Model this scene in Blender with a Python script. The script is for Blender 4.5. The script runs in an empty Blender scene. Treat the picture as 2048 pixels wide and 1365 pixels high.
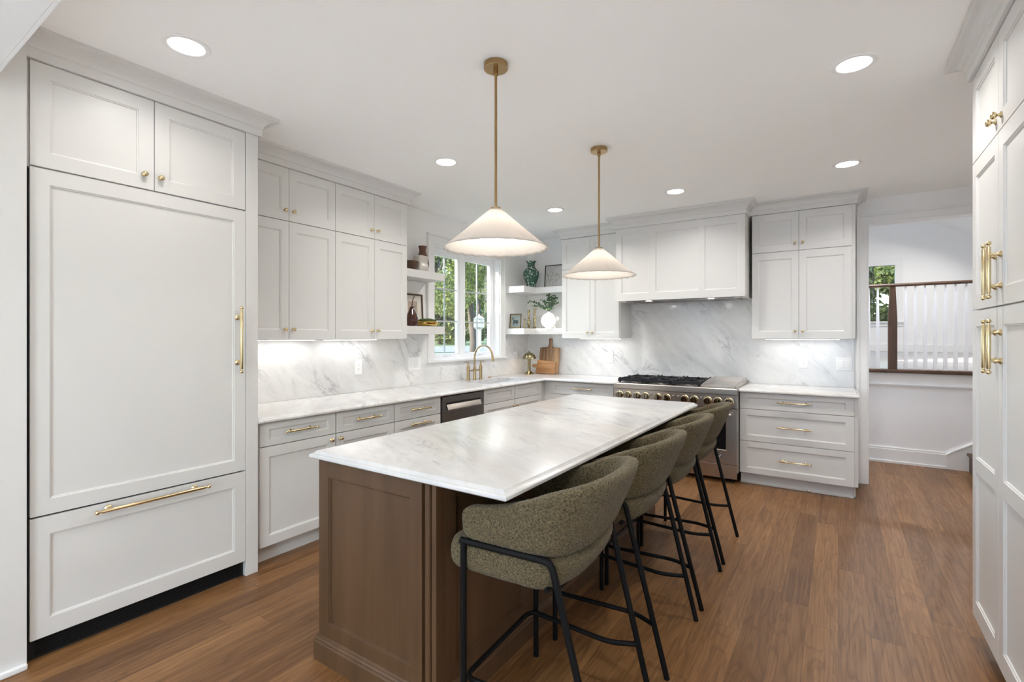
import bpy, bmesh, math, random
from mathutils import Vector, Matrix, noise as mnoise

random.seed(11)
S = bpy.context.scene
COL = S.collection
PI = math.pi

# ------------------------------------------------------------------ camera
cam_d = bpy.data.cameras.new('camera')
cam = bpy.data.objects.new('camera', cam_d)
COL.objects.link(cam)
cam.location = (0, 0, 1.40)
cam.rotation_euler = (PI/2, 0, math.atan(0.66546))
cam_d.sensor_width = 36
cam_d.lens = 980.03/2048*36
cam_d.shift_y = -(682.5-673.15)/2048
cam_d.clip_start = 0.05
cam_d.clip_end = 300
S.camera = cam

# ------------------------------------------------------------------ view, world, sun
S.view_settings.view_transform = 'Standard'
S.view_settings.look = 'None'
S.view_settings.gamma = 1
S.view_settings.use_curve_mapping = False
S.view_settings.exposure = 0.96
S.cycles.use_denoising = True
S.cycles.max_bounces = 10
S.cycles.diffuse_bounces = 8
S.cycles.glossy_bounces = 4
S.cycles.transparent_max_bounces = 12
S.cycles.sample_clamp_indirect = 6
S.cycles.caustics_reflective = False
S.cycles.caustics_refractive = False

W = bpy.data.worlds.new('sky')
S.world = W
W.use_nodes = True
wn = W.node_tree
sky = wn.nodes.new('ShaderNodeTexSky')
sky.sky_type = 'NISHITA'
sky.sun_disc = False
sky.sun_elevation = math.radians(24)
sky.sun_rotation = math.radians(211)
wn.links.new(sky.outputs[0], wn.nodes['Background'].inputs[0])
wn.nodes['Background'].inputs[1].default_value = 1.3

sun_d = bpy.data.lights.new('sun', 'SUN')
sun_d.energy = 8.0
sun_d.angle = math.radians(0.6)
sun_d.color = (1.0, 0.96, 0.90)
sun = bpy.data.objects.new('sun', sun_d)
COL.objects.link(sun)
sun.rotation_euler = Vector((1.0, 1.67, -0.86)).to_track_quat('-Z', 'Y').to_euler()
sun.location = (-20, -20, 30)

LIGHT_CAN = 4.9      # each recessed ceiling lamp, watts
LIGHT_STRIP = 0.8     # under-cabinet strip, watts per metre
LIGHT_PENDANT = 2.5

def area(name, loc, sx, sy, power, color=(1, .97, .93), shape='RECTANGLE', rot=(0, 0, 0), parent=None, spread=180):
    d = bpy.data.lights.new(name, 'AREA')
    d.shape = shape
    d.size = sx
    d.size_y = sy
    d.energy = power
    d.color = color
    d.spread = math.radians(spread)
    o = bpy.data.objects.new(name, d)
    COL.objects.link(o)
    o.location = loc
    o.rotation_euler = rot
    if parent: o.parent = parent
    return o

# ------------------------------------------------------------------ materials
def new_mat(name):
    m = bpy.data.materials.new(name)
    m.use_nodes = True
    nt = m.node_tree
    return m, nt, nt.nodes['Principled BSDF']

def N(nt, t, **kw):
    n = nt.nodes.new(t)
    for k, v in kw.items(): setattr(n, k, v)
    return n

def math_n(nt, op, a, b=None):
    n = N(nt, 'ShaderNodeMath', operation=op)
    for i, v in enumerate((a, b)):
        if v is None: continue
        if isinstance(v, (int, float)): n.inputs[i].default_value = v
        else: nt.links.new(v, n.inputs[i])
    return n.outputs[0]

def ramp(nt, fac, stops):
    r = N(nt, 'ShaderNodeValToRGB')
    e = r.color_ramp.elements
    while len(e) < len(stops): e.new(0.5)
    for i, (p, c) in enumerate(stops):
        e[i].position = p
        e[i].color = (c, c, c, 1) if isinstance(c, (int, float)) else (*c, 1)
    nt.links.new(fac, r.inputs[0])
    return r.outputs[0]

def mixc(nt, fac, a, b, mode='MIX'):
    n = N(nt, 'ShaderNodeMix', data_type='RGBA', blend_type=mode)
    for i, v in ((0, fac), (6, a), (7, b)):
        if isinstance(v, (int, float)): n.inputs[i].default_value = v
        elif isinstance(v, tuple): n.inputs[i].default_value = (*v, 1)
        else: nt.links.new(v, n.inputs[i])
    return n.outputs[2]

def noise_n(nt, vec, scale, detail=3, rough=.5, dist=0.0):
    n = N(nt, 'ShaderNodeTexNoise')
    n.inputs['Scale'].default_value = scale
    n.inputs['Detail'].default_value = detail
    n.inputs['Roughness'].default_value = rough
    n.inputs['Distortion'].default_value = dist
    if vec is not None: nt.links.new(vec, n.inputs['Vector'])
    return n.outputs['Fac']

def bump(nt, bs, h, strength, dist=.002):
    b = N(nt, 'ShaderNodeBump')
    b.inputs['Strength'].default_value = strength
    b.inputs['Distance'].default_value = dist
    nt.links.new(h, b.inputs['Height'])
    nt.links.new(b.outputs[0], bs.inputs['Normal'])

def simple(name, col, rough=.5, metal=0.0, var=0.0, vscale=6.0, bmp=0.0, bscale=200, coat=0.0):
    m, nt, bs = new_mat(name)
    bs.inputs['Roughness'].default_value = rough
    bs.inputs['Metallic'].default_value = metal
    bs.inputs['Coat Weight'].default_value = coat
    tc = N(nt, 'ShaderNodeTexCoord').outputs['Object']
    f = noise_n(nt, tc, vscale, 3)
    a = tuple(max(0, c*(1-var)) for c in col)
    b = tuple(min(1, c*(1+var)) for c in col)
    nt.links.new(mixc(nt, f, a, b), bs.inputs['Base Color'])
    if bmp: bump(nt, bs, noise_n(nt, tc, bscale, 2), bmp)
    return m

def emis(name, col, strength):
    m, nt, bs = new_mat(name)
    bs.inputs['Base Color'].default_value = (*col, 1)
    bs.inputs['Emission Color'].default_value = (*col, 1)
    bs.inputs['Emission Strength'].default_value = strength
    return m

def stretched(nt, vec, rot=(0, 0, 0), scale=(1, 1, 1)):
    if any(rot):                       # turn first, then stretch
        mr = N(nt, 'ShaderNodeMapping')
        mr.inputs['Rotation'].default_value = rot
        nt.links.new(vec, mr.inputs['Vector'])
        vec = mr.outputs[0]
    mp = N(nt, 'ShaderNodeMapping')
    mp.inputs['Scale'].default_value = scale
    nt.links.new(vec, mp.inputs['Vector'])
    return mp.outputs[0]

def marble(name, kind, rough, bmp=0.0, light=.82):
    m, nt, bs = new_mat(name)
    pos = N(nt, 'ShaderNodeNewGeometry').outputs['Position']
    sp = N(nt, 'ShaderNodeSeparateXYZ')
    nt.links.new(pos, sp.inputs[0])
    X, Y, Z = sp.outputs
    cb = N(nt, 'ShaderNodeCombineXYZ')
    if kind == 'wall':     # lay both splash walls out on one sheet, veins falling to the right
        nt.links.new(math_n(nt, 'ADD', X, Y), cb.inputs[0])
        nt.links.new(Z, cb.inputs[1])
        v = stretched(nt, cb.outputs[0], (0, 0, math.radians(43)), (1.0, 2.3, 1))
    else:                  # veins running along the slab
        nt.links.new(X, cb.inputs[0])
        nt.links.new(Y, cb.inputs[1])
        nt.links.new(Z, cb.inputs[2])
        v = stretched(nt, cb.outputs[0], (0, 0, math.radians(28)), (.9, 3.0, 1))
    cloud = noise_n(nt, v, 1.0, 6, .62, .8)
    fine = noise_n(nt, v, 3.2, 8, .68, 1.2)
    col = mixc(nt, ramp(nt, cloud, [(.38, 0.0), (.74, .8)]), (light, light*.995, light*.98), (light*.72, light*.72, light*.73))
    col = mixc(nt, ramp(nt, fine, [(.50, 0.0), (.80, .42)]), col, (light*.57, light*.575, light*.59))
    vein = noise_n(nt, v, 1.35, 9, .66, .9)
    ridge = math_n(nt, 'ABSOLUTE', math_n(nt, 'SUBTRACT', vein, .5))
    gate = ramp(nt, noise_n(nt, v, 1.7, 3), [(.48, 0.0), (.66, 1.0)])
    vm = math_n(nt, 'MULTIPLY', ramp(nt, ridge, [(0.0, .6), (.012, .2), (.04, 0.0)]), gate)
    col = mixc(nt, vm, col, (.16, .175, .20))
    if kind != 'wall':
        warm = ramp(nt, noise_n(nt, v, 1.1, 5, .6, .5), [(.47, 0.0), (.72, .55)])
        col = mixc(nt, warm, col, (light*.74, light*.67, light*.59))
    nt.links.new(col, bs.inputs['Base Color'])
    bs.inputs['Roughness'].default_value = rough
    if bmp: bump(nt, bs, noise_n(nt, pos, 55, 3, .6), bmp, .004)
    return m

def wood_floor(name):
    m, nt, bs = new_mat(name)
    pos = N(nt, 'ShaderNodeNewGeometry').outputs['Position']
    sp = N(nt, 'ShaderNodeSeparateXYZ')
    nt.links.new(pos, sp.inputs[0])
    X, Y, Z = sp.outputs
    pw = .128
    row = math_n(nt, 'FLOOR', math_n(nt, 'DIVIDE', X, pw))
    wr = N(nt, 'ShaderNodeTexWhiteNoise', noise_dimensions='1D')
    nt.links.new(row, wr.inputs['W'])
    off = math_n(nt, 'MULTIPLY', wr.outputs['Value'], 1.9)
    ysh = math_n(nt, 'DIVIDE', math_n(nt, 'ADD', Y, off), 1.55)
    seg = math_n(nt, 'FLOOR', ysh)
    cid = N(nt, 'ShaderNodeCombineXYZ')
    nt.links.new(row, cid.inputs[0]); nt.links.new(seg, cid.inputs[1])
    wn_ = N(nt, 'ShaderNodeTexWhiteNoise', noise_dimensions='3D')
    nt.links.new(cid.outputs[0], wn_.inputs['Vector'])
    rnd = wn_.outputs['Value']
    # per-board grain space
    gz = math_n(nt, 'MULTIPLY', rnd, 37.0)
    gc = N(nt, 'ShaderNodeCombineXYZ')
    nt.links.new(X, gc.inputs[0]); nt.links.new(Y, gc.inputs[1]); nt.links.new(gz, gc.inputs[2])
    g1 = stretched(nt, gc.outputs[0], (0, 0, 0), (14, 1.0, 1))
    fibre = noise_n(nt, stretched(nt, gc.outputs[0], (0, 0, 0), (110, 3.2, 1)), 1.0, 4, .6)
    warp = noise_n(nt, stretched(nt, gc.outputs[0], (0, 0, 0), (9, 1.1, 1)), 1.0, 3, .5, .4)
    rings = math_n(nt, 'FRACT', math_n(nt, 'MULTIPLY', warp, 9.0))
    ringm = ramp(nt, rings, [(0.0, .9), (.22, .25), (.75, 0.0), (1.0, .9)])
    blotch = noise_n(nt, g1, .35, 3)
    base = ramp(nt, rnd, [(0.0, (.126, .056, .019)), (.35, (.178, .083, .029)), (.7, (.220, .106, .039)), (1.0, (.278, .140, .055))])
    base = mixc(nt, ramp(nt, blotch, [(.3, 0.0), (.75, .45)]), base, (.34, .18, .076))
    dark = mixc(nt, 1.0, base, (.50, .44, .40), 'MULTIPLY')
    col = mixc(nt, math_n(nt, 'MULTIPLY', ringm, .65), base, dark)
    col = mixc(nt, ramp(nt, fibre, [(.42, 0.0), (.72, .75)]), col, dark)
    light_ = mixc(nt, 1.0, col, (1.28, 1.3, 1.3), 'MULTIPLY')
    streak = noise_n(nt, stretched(nt, gc.outputs[0], (0, 0, 0), (30, .9, 1)), 1.0, 3, .6)
    col = mixc(nt, ramp(nt, streak, [(.48, 0.0), (.70, .8)]), col, light_)
    fx = math_n(nt, 'FRACT', math_n(nt, 'DIVIDE', X, pw))
    ex = math_n(nt, 'MINIMUM', fx, math_n(nt, 'SUBTRACT', 1.0, fx))
    fy = math_n(nt, 'FRACT', ysh)
    ey = math_n(nt, 'MINIMUM', fy, math_n(nt, 'SUBTRACT', 1.0, fy))
    seam = math_n(nt, 'MAXIMUM', math_n(nt, 'LESS_THAN', ex, .008), math_n(nt, 'LESS_THAN', ey, .0009))
    col = mixc(nt, math_n(nt, 'MULTIPLY', seam, .6), col, (.055, .028, .014))
    nt.links.new(col, bs.inputs['Base Color'])
    bs.inputs['Specular IOR Level'].default_value = .38
    rr = ramp(nt, fibre, [(.3, .34), (.8, .46)])
    nt.links.new(rr, bs.inputs['Roughness'])
    h = math_n(nt, 'SUBTRACT', math_n(nt, 'MULTIPLY', math_n(nt, 'ADD', ringm, fibre), -.4), math_n(nt, 'MULTIPLY', seam, 1.5))
    bump(nt, bs, h, .35, .0012)
    return m

def wood_plain(name, c0, c1, axis='Z', rough=.42, scale=1.0):
    m, nt, bs = new_mat(name)
    tc = N(nt, 'ShaderNodeTexCoord').outputs['Object']
    st = {'Z': (9, 9, .8), 'X': (.8, 9, 9), 'Y': (9, .8, 9)}[axis]
    a = noise_n(nt, stretched(nt, tc, (0, 0, 0), tuple(s*scale for s in st)), 1.0, 4, .55, .3)
    b = noise_n(nt, stretched(nt, tc, (0, 0, 0), tuple(s*scale*7 if s > 1 else s*scale*2 for s in st)), 1.0, 3, .6)
    col = mixc(nt, ramp(nt, a, [(.3, 0.0), (.7, 1.0)]), c0, c1)
    col = mixc(nt, ramp(nt, b, [(.5, 0.0), (.8, .35)]), col, tuple(c*.6 for c in c0))
    nt.links.new(col, bs.inputs['Base Color'])
    bs.inputs['Roughness'].default_value = rough
    bump(nt, bs, b, .08, .001)
    return m

def boucle(name):
    m, nt, bs = new_mat(name)
    tc = N(nt, 'ShaderNodeTexCoord').outputs['Object']
    a = noise_n(nt, tc, 175, 3, .6, .5)
    b = noise_n(nt, tc, 34, 3, .6)
    col = mixc(nt, ramp(nt, a, [(.36, 0.0), (.64, 1.0)]), (.028, .022, .009), (.172, .132, .066))
    col = mixc(nt, ramp(nt, b, [(.35, 0.0), (.7, .35)]), col, (.088, .068, .032))
    nt.links.new(col, bs.inputs['Base Color'])
    bs.inputs['Roughness'].default_value = .95
    bs.inputs['Sheen Weight'].default_value = .08
    bs.inputs['Sheen Roughness'].default_value = .5
    bump(nt, bs, a, .8, .004)
    return m

def glass(name):
    m = bpy.data.materials.new(name)
    m.use_nodes = True
    nt = m.node_tree
    nt.nodes.clear()
    out = N(nt, 'ShaderNodeOutputMaterial')
    tr = N(nt, 'ShaderNodeBsdfTransparent')
    tr.inputs[0].default_value = (.95, .97, .96, 1)
    gl = N(nt, 'ShaderNodeBsdfGlossy')
    gl.inputs['Roughness'].default_value = .02
    lw = N(nt, 'ShaderNodeLayerWeight')
    lw.inputs[0].default_value = .5
    mx = N(nt, 'ShaderNodeMixShader')
    nt.links.new(ramp(nt, lw.outputs['Facing'], [(0.0, .03), (.55, .07), (1.0, .8)]), mx.inputs[0])
    nt.links.new(tr.outputs[0], mx.inputs[1])
    nt.links.new(gl.outputs[0], mx.inputs[2])
    nt.links.new(mx.outputs[0], out.inputs[0])
    return m

def translucent(name, col, amount, rough=.5):
    m, nt, bs = new_mat(name)
    bs.inputs['Base Color'].default_value = (*col, 1)
    bs.inputs['Roughness'].default_value = rough
    t = N(nt, 'ShaderNodeBsdfTranslucent')
    t.inputs[0].default_value = (*col, 1)
    mx = N(nt, 'ShaderNodeMixShader')
    mx.inputs[0].default_value = amount
    out = nt.nodes['Material Output']
    nt.links.new(bs.outputs[0], mx.inputs[1])
    nt.links.new(t.outputs[0], mx.inputs[2])
    nt.links.new(mx.outputs[0], out.inputs[0])
    return m

def leafy(name, c0, c1, c2):
    m, nt, bs = new_mat(name)
    pos = N(nt, 'ShaderNodeNewGeometry').outputs['Position']
    a = noise_n(nt, pos, 1.3, 3)
    b = noise_n(nt, pos, 9.0, 2)
    col = mixc(nt, ramp(nt, a, [(.35, 0.0), (.65, 1.0)]), c0, c1)
    col = mixc(nt, ramp(nt, b, [(.5, 0.0), (.7, .8)]), col, c2)
    nt.links.new(col, bs.inputs['Base Color'])
    bs.inputs['Roughness'].default_value = .6
    t = N(nt, 'ShaderNodeBsdfTranslucent')
    nt.links.new(col, t.inputs[0])
    mx = N(nt, 'ShaderNodeMixShader')
    mx.inputs[0].default_value = .4
    nt.links.new(bs.outputs[0], mx.inputs[1])
    nt.links.new(t.outputs[0], mx.inputs[2])
    nt.links.new(mx.outputs[0], nt.nodes['Material Output'].inputs[0])
    return m

def green_floral(name):
    m, nt, bs = new_mat(name)
    tc = N(nt, 'ShaderNodeTexCoord').outputs['Object']
    v = N(nt, 'ShaderNodeTexVoronoi')
    v.inputs['Scale'].default_value = 38
    nt.links.new(tc, v.inputs['Vector'])
    f = ramp(nt, v.outputs['Distance'], [(.28, 1.0), (.42, 0.0)])
    g = ramp(nt, noise_n(nt, tc, 14, 2), [(.42, 0.0), (.5, 1.0)])
    fm = math_n(nt, 'MULTIPLY', f, g)
    col = mixc(nt, noise_n(nt, tc, 60, 3), (.026, .075, .052), (.055, .14, .10))
    col = mixc(nt, fm, col, (.55, .66, .58))
    nt.links.new(col, bs.inputs['Base Color'])
    bs.inputs['Roughness'].default_value = .25
    return m

M = {}
M['cab'] = simple('cabinet_paint', (.70, .692, .676), .34, var=.012, vscale=3)
M['wall'] = simple('wall_paint', (.89, .887, .88), .6, var=.01)
M['ceil'] = simple('ceiling_paint', (.965, .962, .957), .7, var=.01)
M['trim'] = simple('trim_paint', (.85, .85, .845), .35, var=.01)
M['splash'] = marble('backsplash_marble', 'wall', .16)
M['counter'] = marble('counter_marble', 'top', .16, light=.77)
M['islandtop'] = marble('island_marble', 'top', .20, bmp=.10, light=.665)
M['floor'] = wood_floor('oak_floor')
M['walnut'] = wood_plain('stained_maple', (.072, .038, .018), (.112, .061, .030))
M['walnut'].node_tree.nodes['Principled BSDF'].inputs['Specular IOR Level'].default_value = .3
M['rail'] = wood_plain('stained_oak', (.062, .029, .013), (.110, .054, .027))
M['acacia'] = wood_plain('acacia', (.30, .135, .05), (.52, .29, .13), 'X', scale=2.4)
M['acacia2'] = wood_plain('acacia_dark', (.10, .040, .018), (.56, .35, .19), 'Z', scale=1.5)
M['brass'] = simple('satin_brass', (.72, .585, .345), .24, 1.0, var=.05)
M['antique'] = simple('antique_brass', (.40, .27, .13), .30, 1.0, var=.12, vscale=25)
M['faucet'] = simple('faucet_brass', (.44, .33, .185), .28, 1.0, var=.1, vscale=25)
M['oldbrass'] = simple('polished_old_brass', (.52, .43, .25), .2, 1.0, var=.15, vscale=30)
M['lampbrass'] = simple('lamp_brass', (.36, .31, .18), .22, 1.0, var=.1, vscale=30)
M['steel'] = simple('brushed_steel', (.58, .53, .485), .27, 1.0, var=.04, vscale=4)
M['darksteel'] = simple('dark_steel', (.30, .29, .285), .30, 1.0, var=.05)
M['bronze'] = simple('knob_bronze', (.27, .235, .185), .1, 1.0, var=.1)
M['black'] = simple('black_metal', (.006, .006, .0065), .5, 0, var=.1)
M['black'].node_tree.nodes['Principled BSDF'].inputs['Specular IOR Level'].default_value = .12
M['iron'] = simple('cast_iron', (.018, .019, .022), .5, 0.4, var=.2, vscale=60)
M['blackgloss'] = simple('oven_glass', (.006, .006, .008), .06, var=.05)
M['dark'] = simple('dark_recess', (.006, .006, .006), .8, var=.1)
M['boucle'] = boucle('olive_boucle')
M['plate'] = simple('white_plastic', (.90, .90, .90), .3, var=.01)
M['slot'] = simple('slot_grey', (.22, .22, .22), .6, var=.05)
M['shade'] = translucent('pleated_shade', (.78, .745, .71), .62)
M['lamp'] = emis('lamp_diffuser', (1, .98, .95), 9.0)
M['strip'] = emis('strip_diffuser', (1, .98, .96), 3.0)
M['bulb'] = emis('bulb_glow', (1, .9, .75), 10.0)
M['glass'] = glass('window_glass')
M['vinyl'] = simple('window_vinyl', (.86, .87, .88), .35, var=.01)
M['muntin'] = simple('muntin_grey', (.45, .47, .48), .4, var=.03)
M['darkmuntin'] = simple('muntin_dark', (.05, .055, .05), .4, var=.03)
M['terracotta'] = simple('brown_clay', (.130, .052, .030), .55, var=.2, vscale=20)
M['whiteclay'] = simple('cream_glaze', (.56, .52, .47), .25, var=.12, vscale=14)
M['darkwood'] = simple('dark_wood', (.085, .045, .024), .45, var=.3, vscale=25)
M['pear'] = simple('glazed_brown', (.060, .018, .010), .12, var=.4, vscale=20, coat=.5)
M['gold'] = simple('gold_bowl', (.72, .48, .14), .2, 1.0, var=.1)
M['moss'] = simple('moss', (.050, .090, .018), .95, var=.6, vscale=90, bmp=1.0, bscale=120)
M['mat'] = simple('picture_mat', (.74, .70, .62), .8, var=.02)
M['paper'] = simple('print_paper', (.50, .40, .33), .8, var=.08)
M['canvas'] = simple('canvas', (.66, .645, .62), .8, var=.03)
M['ink'] = simple('ink', (.12, .12, .13), .8, var=.2)
M['frameblack'] = simple('frame_black', (.02, .018, .017), .4, var=.1)
M['framegold'] = simple('frame_gold', (.50, .39, .20), .4, .6, var=.2, vscale=30)
M['horsebg'] = simple('painting_sky', (.30, .36, .36), .6, var=.35, vscale=20)
M['horse'] = simple('painting_horse', (.08, .10, .115), .6, var=.3, vscale=40)
M['whitevase'] = simple('matte_white', (.74, .735, .725), .6, var=.02)
M['bounce_sheet'] = simple('cream_bounce_sheet', (.66, .61, .53), .95, var=.03)
M['greenvase'] = green_floral('green_floral_glaze')
M['leaf'] = leafy('eucalyptus', (.07, .14, .07), (.14, .24, .13), (.24, .34, .22))
M['stem'] = simple('stem', (.10, .09, .045), .7, var=.2)
M['tree1'] = leafy('tree_leaves', (.014, .034, .007), (.085, .112, .016), (.30, .31, .06))  # yellow and dark tones put sunlit highlights and shade into the leaf colour
M['tree2'] = leafy('tree_leaves_dark', (.008, .024, .007), (.036, .070, .014), (.13, .17, .032))
M['bark'] = simple('bark', (.040, .031, .024), .9, var=.4, vscale=9, bmp=.8, bscale=20)
M['grass'] = simple('lawn', (.042, .072, .013), .9, var=.4, vscale=1.2)
M['road'] = simple('asphalt', (.09, .094, .10), .9, var=.15, vscale=1)
M['sinkwhite'] = simple('sink_grey', (.55, .55, .55), .25, var=.03)
M['outpost'] = simple('post_white', (.34, .33, .30), .5, var=.05)
M['lantern'] = translucent('lantern_glass', (.38, .42, .43), .6, .15)

# ------------------------------------------------------------------ mesh builder
class MB:
    def __init__(s): s.bm = bmesh.new()
    def box(s, x0, x1, y0, y1, z0, z1):
        v = [s.bm.verts.new(p) for p in ((x0, y0, z0), (x1, y0, z0), (x1, y1, z0), (x0, y1, z0),
                                         (x0, y0, z1), (x1, y0, z1), (x1, y1, z1), (x0, y1, z1))]
        for f in ((0, 3, 2, 1), (4, 5, 6, 7), (0, 1, 5, 4), (1, 2, 6, 5), (2, 3, 7, 6), (3, 0, 4, 7)):
            s.bm.faces.new([v[i] for i in f])
        return v
    def face(s, pts):
        return s.bm.faces.new([s.bm.verts.new(p) for p in pts])
    def rings(s, rings, cap0=True, cap1=True, closed=True):
        R = [[s.bm.verts.new(p) for p in r] for r in rings]
        n = len(R[0])
        for a, b in zip(R, R[1:]):
            for i in range(n if closed else n-1):
                j = (i+1) % n
                s.bm.faces.new((a[i], a[j], b[j], b[i]))
        if cap0: s.bm.faces.new(R[0][::-1])
        if cap1: s.bm.faces.new(R[-1])
        return R
    def lathe(s, prof, c=(0, 0, 0), seg=24, axis='z', cap0=True, cap1=True):
        rs = []
        for r, h in prof:
            ring = []
            for i in range(seg):
                a = 2*PI*i/seg
                p = (max(r, 1e-5)*math.cos(a), max(r, 1e-5)*math.sin(a), h)
                if axis == 'y': p = (p[0], h, -p[1])
                if axis == 'x': p = (h, p[0], p[1])
                ring.append((p[0]+c[0], p[1]+c[1], p[2]+c[2]))
            rs.append(ring)
        return s.rings(rs, cap0, cap1)
    def tube(s, pts, r, seg=10, r1=None, flat=1.0):
        pts = [Vector(p) for p in pts]
        n = len(pts)
        t0 = (pts[1]-pts[0]).normalized()
        ref = Vector((0, 0, 1)) if abs(t0.z) < .9 else Vector((1, 0, 0))
        u = t0.cross(ref).normalized()
        rs = []
        for i, p in enumerate(pts):
            t = (pts[min(i+1, n-1)]-pts[max(i-1, 0)]).normalized()
            u = (u-t*u.dot(t)).normalized()
            w = t.cross(u)
            rr = r if r1 is None else r+(r1-r)*i/(n-1)
            rs.append([p+u*math.cos(2*PI*k/seg)*rr+w*math.sin(2*PI*k/seg)*rr*flat for k in range(seg)])
        return s.rings(rs)
    def sphere(s, c, r, seg=12, sz=1.0):
        prof = [(r*math.sin(PI*i/seg), -r*math.cos(PI*i/seg)*sz) for i in range(seg+1)]
        s.lathe(prof, c, seg*2)
    def xf(s, m):
        bmesh.ops.transform(s.bm, matrix=m, verts=s.bm.verts)
        return s
    def obj(s, name, mat, parent=None, bevel=0, smooth=False, seg=2, fix=True):
        if fix: bmesh.ops.recalc_face_normals(s.bm, faces=s.bm.faces)
        me = bpy.data.meshes.new(name)
        s.bm.to_mesh(me)
        s.bm.free()
        if mat is not None: me.materials.append(M[mat] if isinstance(mat, str) else mat)
        o = bpy.data.objects.new(name, me)
        COL.objects.link(o)
        if parent: o.parent = parent
        if smooth:
            for p in me.polygons: p.use_smooth = True
            if smooth == 'auto':
                me.set_sharp_from_angle(angle=math.radians(38))
        if bevel:
            b = o.modifiers.new('bevel', 'BEVEL')
            b.width = bevel
            b.segments = seg
            b.limit_method = 'ANGLE'
            b.angle_limit = math.radians(35)
        return o

def fillet(pts, r, n=6):
    pts = [Vector(p) for p in pts]
    out = [pts[0]]
    for a, b, c in zip(pts, pts[1:], pts[2:]):
        d0 = (a-b); d1 = (c-b)
        k = min(r, d0.length*.49, d1.length*.49)
        p0 = b+d0.normalized()*k; p1 = b+d1.normalized()*k
        for i in range(n+1):
            t = i/n
            out.append(p0*(1-t)**2+b*2*t*(1-t)+p1*t*t)
    out.append(pts[-1])
    return out

def tag(o, label=None, cat=None, group=None, kind=None):
    if label: o['label'] = label
    if cat: o['category'] = cat
    if group: o['group'] = group
    if kind: o['kind'] = kind
    return o

def thing(name, label, cat, loc=(0, 0, 0), rz=0, group=None):
    o = bpy.data.objects.new(name, None)
    o.empty_display_size = .1
    COL.objects.link(o)
    o.location = loc
    o.rotation_euler = (0, 0, rz)
    return tag(o, label, cat, group)

def struct(name, mb, mat, label, cat, bevel=0, smooth=False):
    return tag(mb.obj(name, mat, None, bevel, smooth), label, cat, None, 'structure')

def copy_tree(o, parent=None):
    c = o.copy()
    COL.objects.link(c)
    if parent: c.parent = parent
    for ch in o.children: copy_tree(ch, c)
    return c

# outline offset (outward positive) with a factor per edge; edge i joins vertex i and i+1
def offset(poly, flags, d):
    n = len(poly)
    area_ = sum(poly[i][0]*poly[(i+1) % n][1]-poly[(i+1) % n][0]*poly[i][1] for i in range(n))
    sg = 1 if area_ > 0 else -1
    lines = []
    for i in range(n):
        p = Vector(poly[i]); q = Vector(poly[(i+1) % n])
        t = (q-p).normalized()
        nrm = Vector((t.y, -t.x))*sg
        lines.append((p+nrm*d*flags[i], t))
    out = []
    for i in range(n):
        p0, t0 = lines[i-1]; p1, t1 = lines[i]
        den = t0.x*t1.y-t0.y*t1.x
        if abs(den) < 1e-9: out.append((p1.x, p1.y)); continue
        k = ((p1.x-p0.x)*t1.y-(p1.y-p0.y)*t1.x)/den
        out.append((p0.x+t0.x*k, p0.y+t0.y*k))
    return out

def profile_ring(mb, poly, flags, prof, cap0=True, cap1=True):
    mb.rings([[(x, y, z) for x, y in offset(poly, flags, d)] for d, z in prof], cap0, cap1)

def crown(name, poly, flags, z, label, parent=None):
    mb = MB()
    prof = [(0, z), (.016, z), (.016, z+.040), (.021, z+.045)]
    prof += [(.078-.057*math.cos(a), z+.045+.046*math.sin(a)) for a in [PI/2*i/6 for i in range(1, 7)]]
    prof += [(.088, z+.094), (.088, ZC+.0002), (0, ZC+.0002)]
    profile_ring(mb, poly, flags, prof)
    return struct(name, mb, 'cab', label, 'crown moulding')

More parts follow.
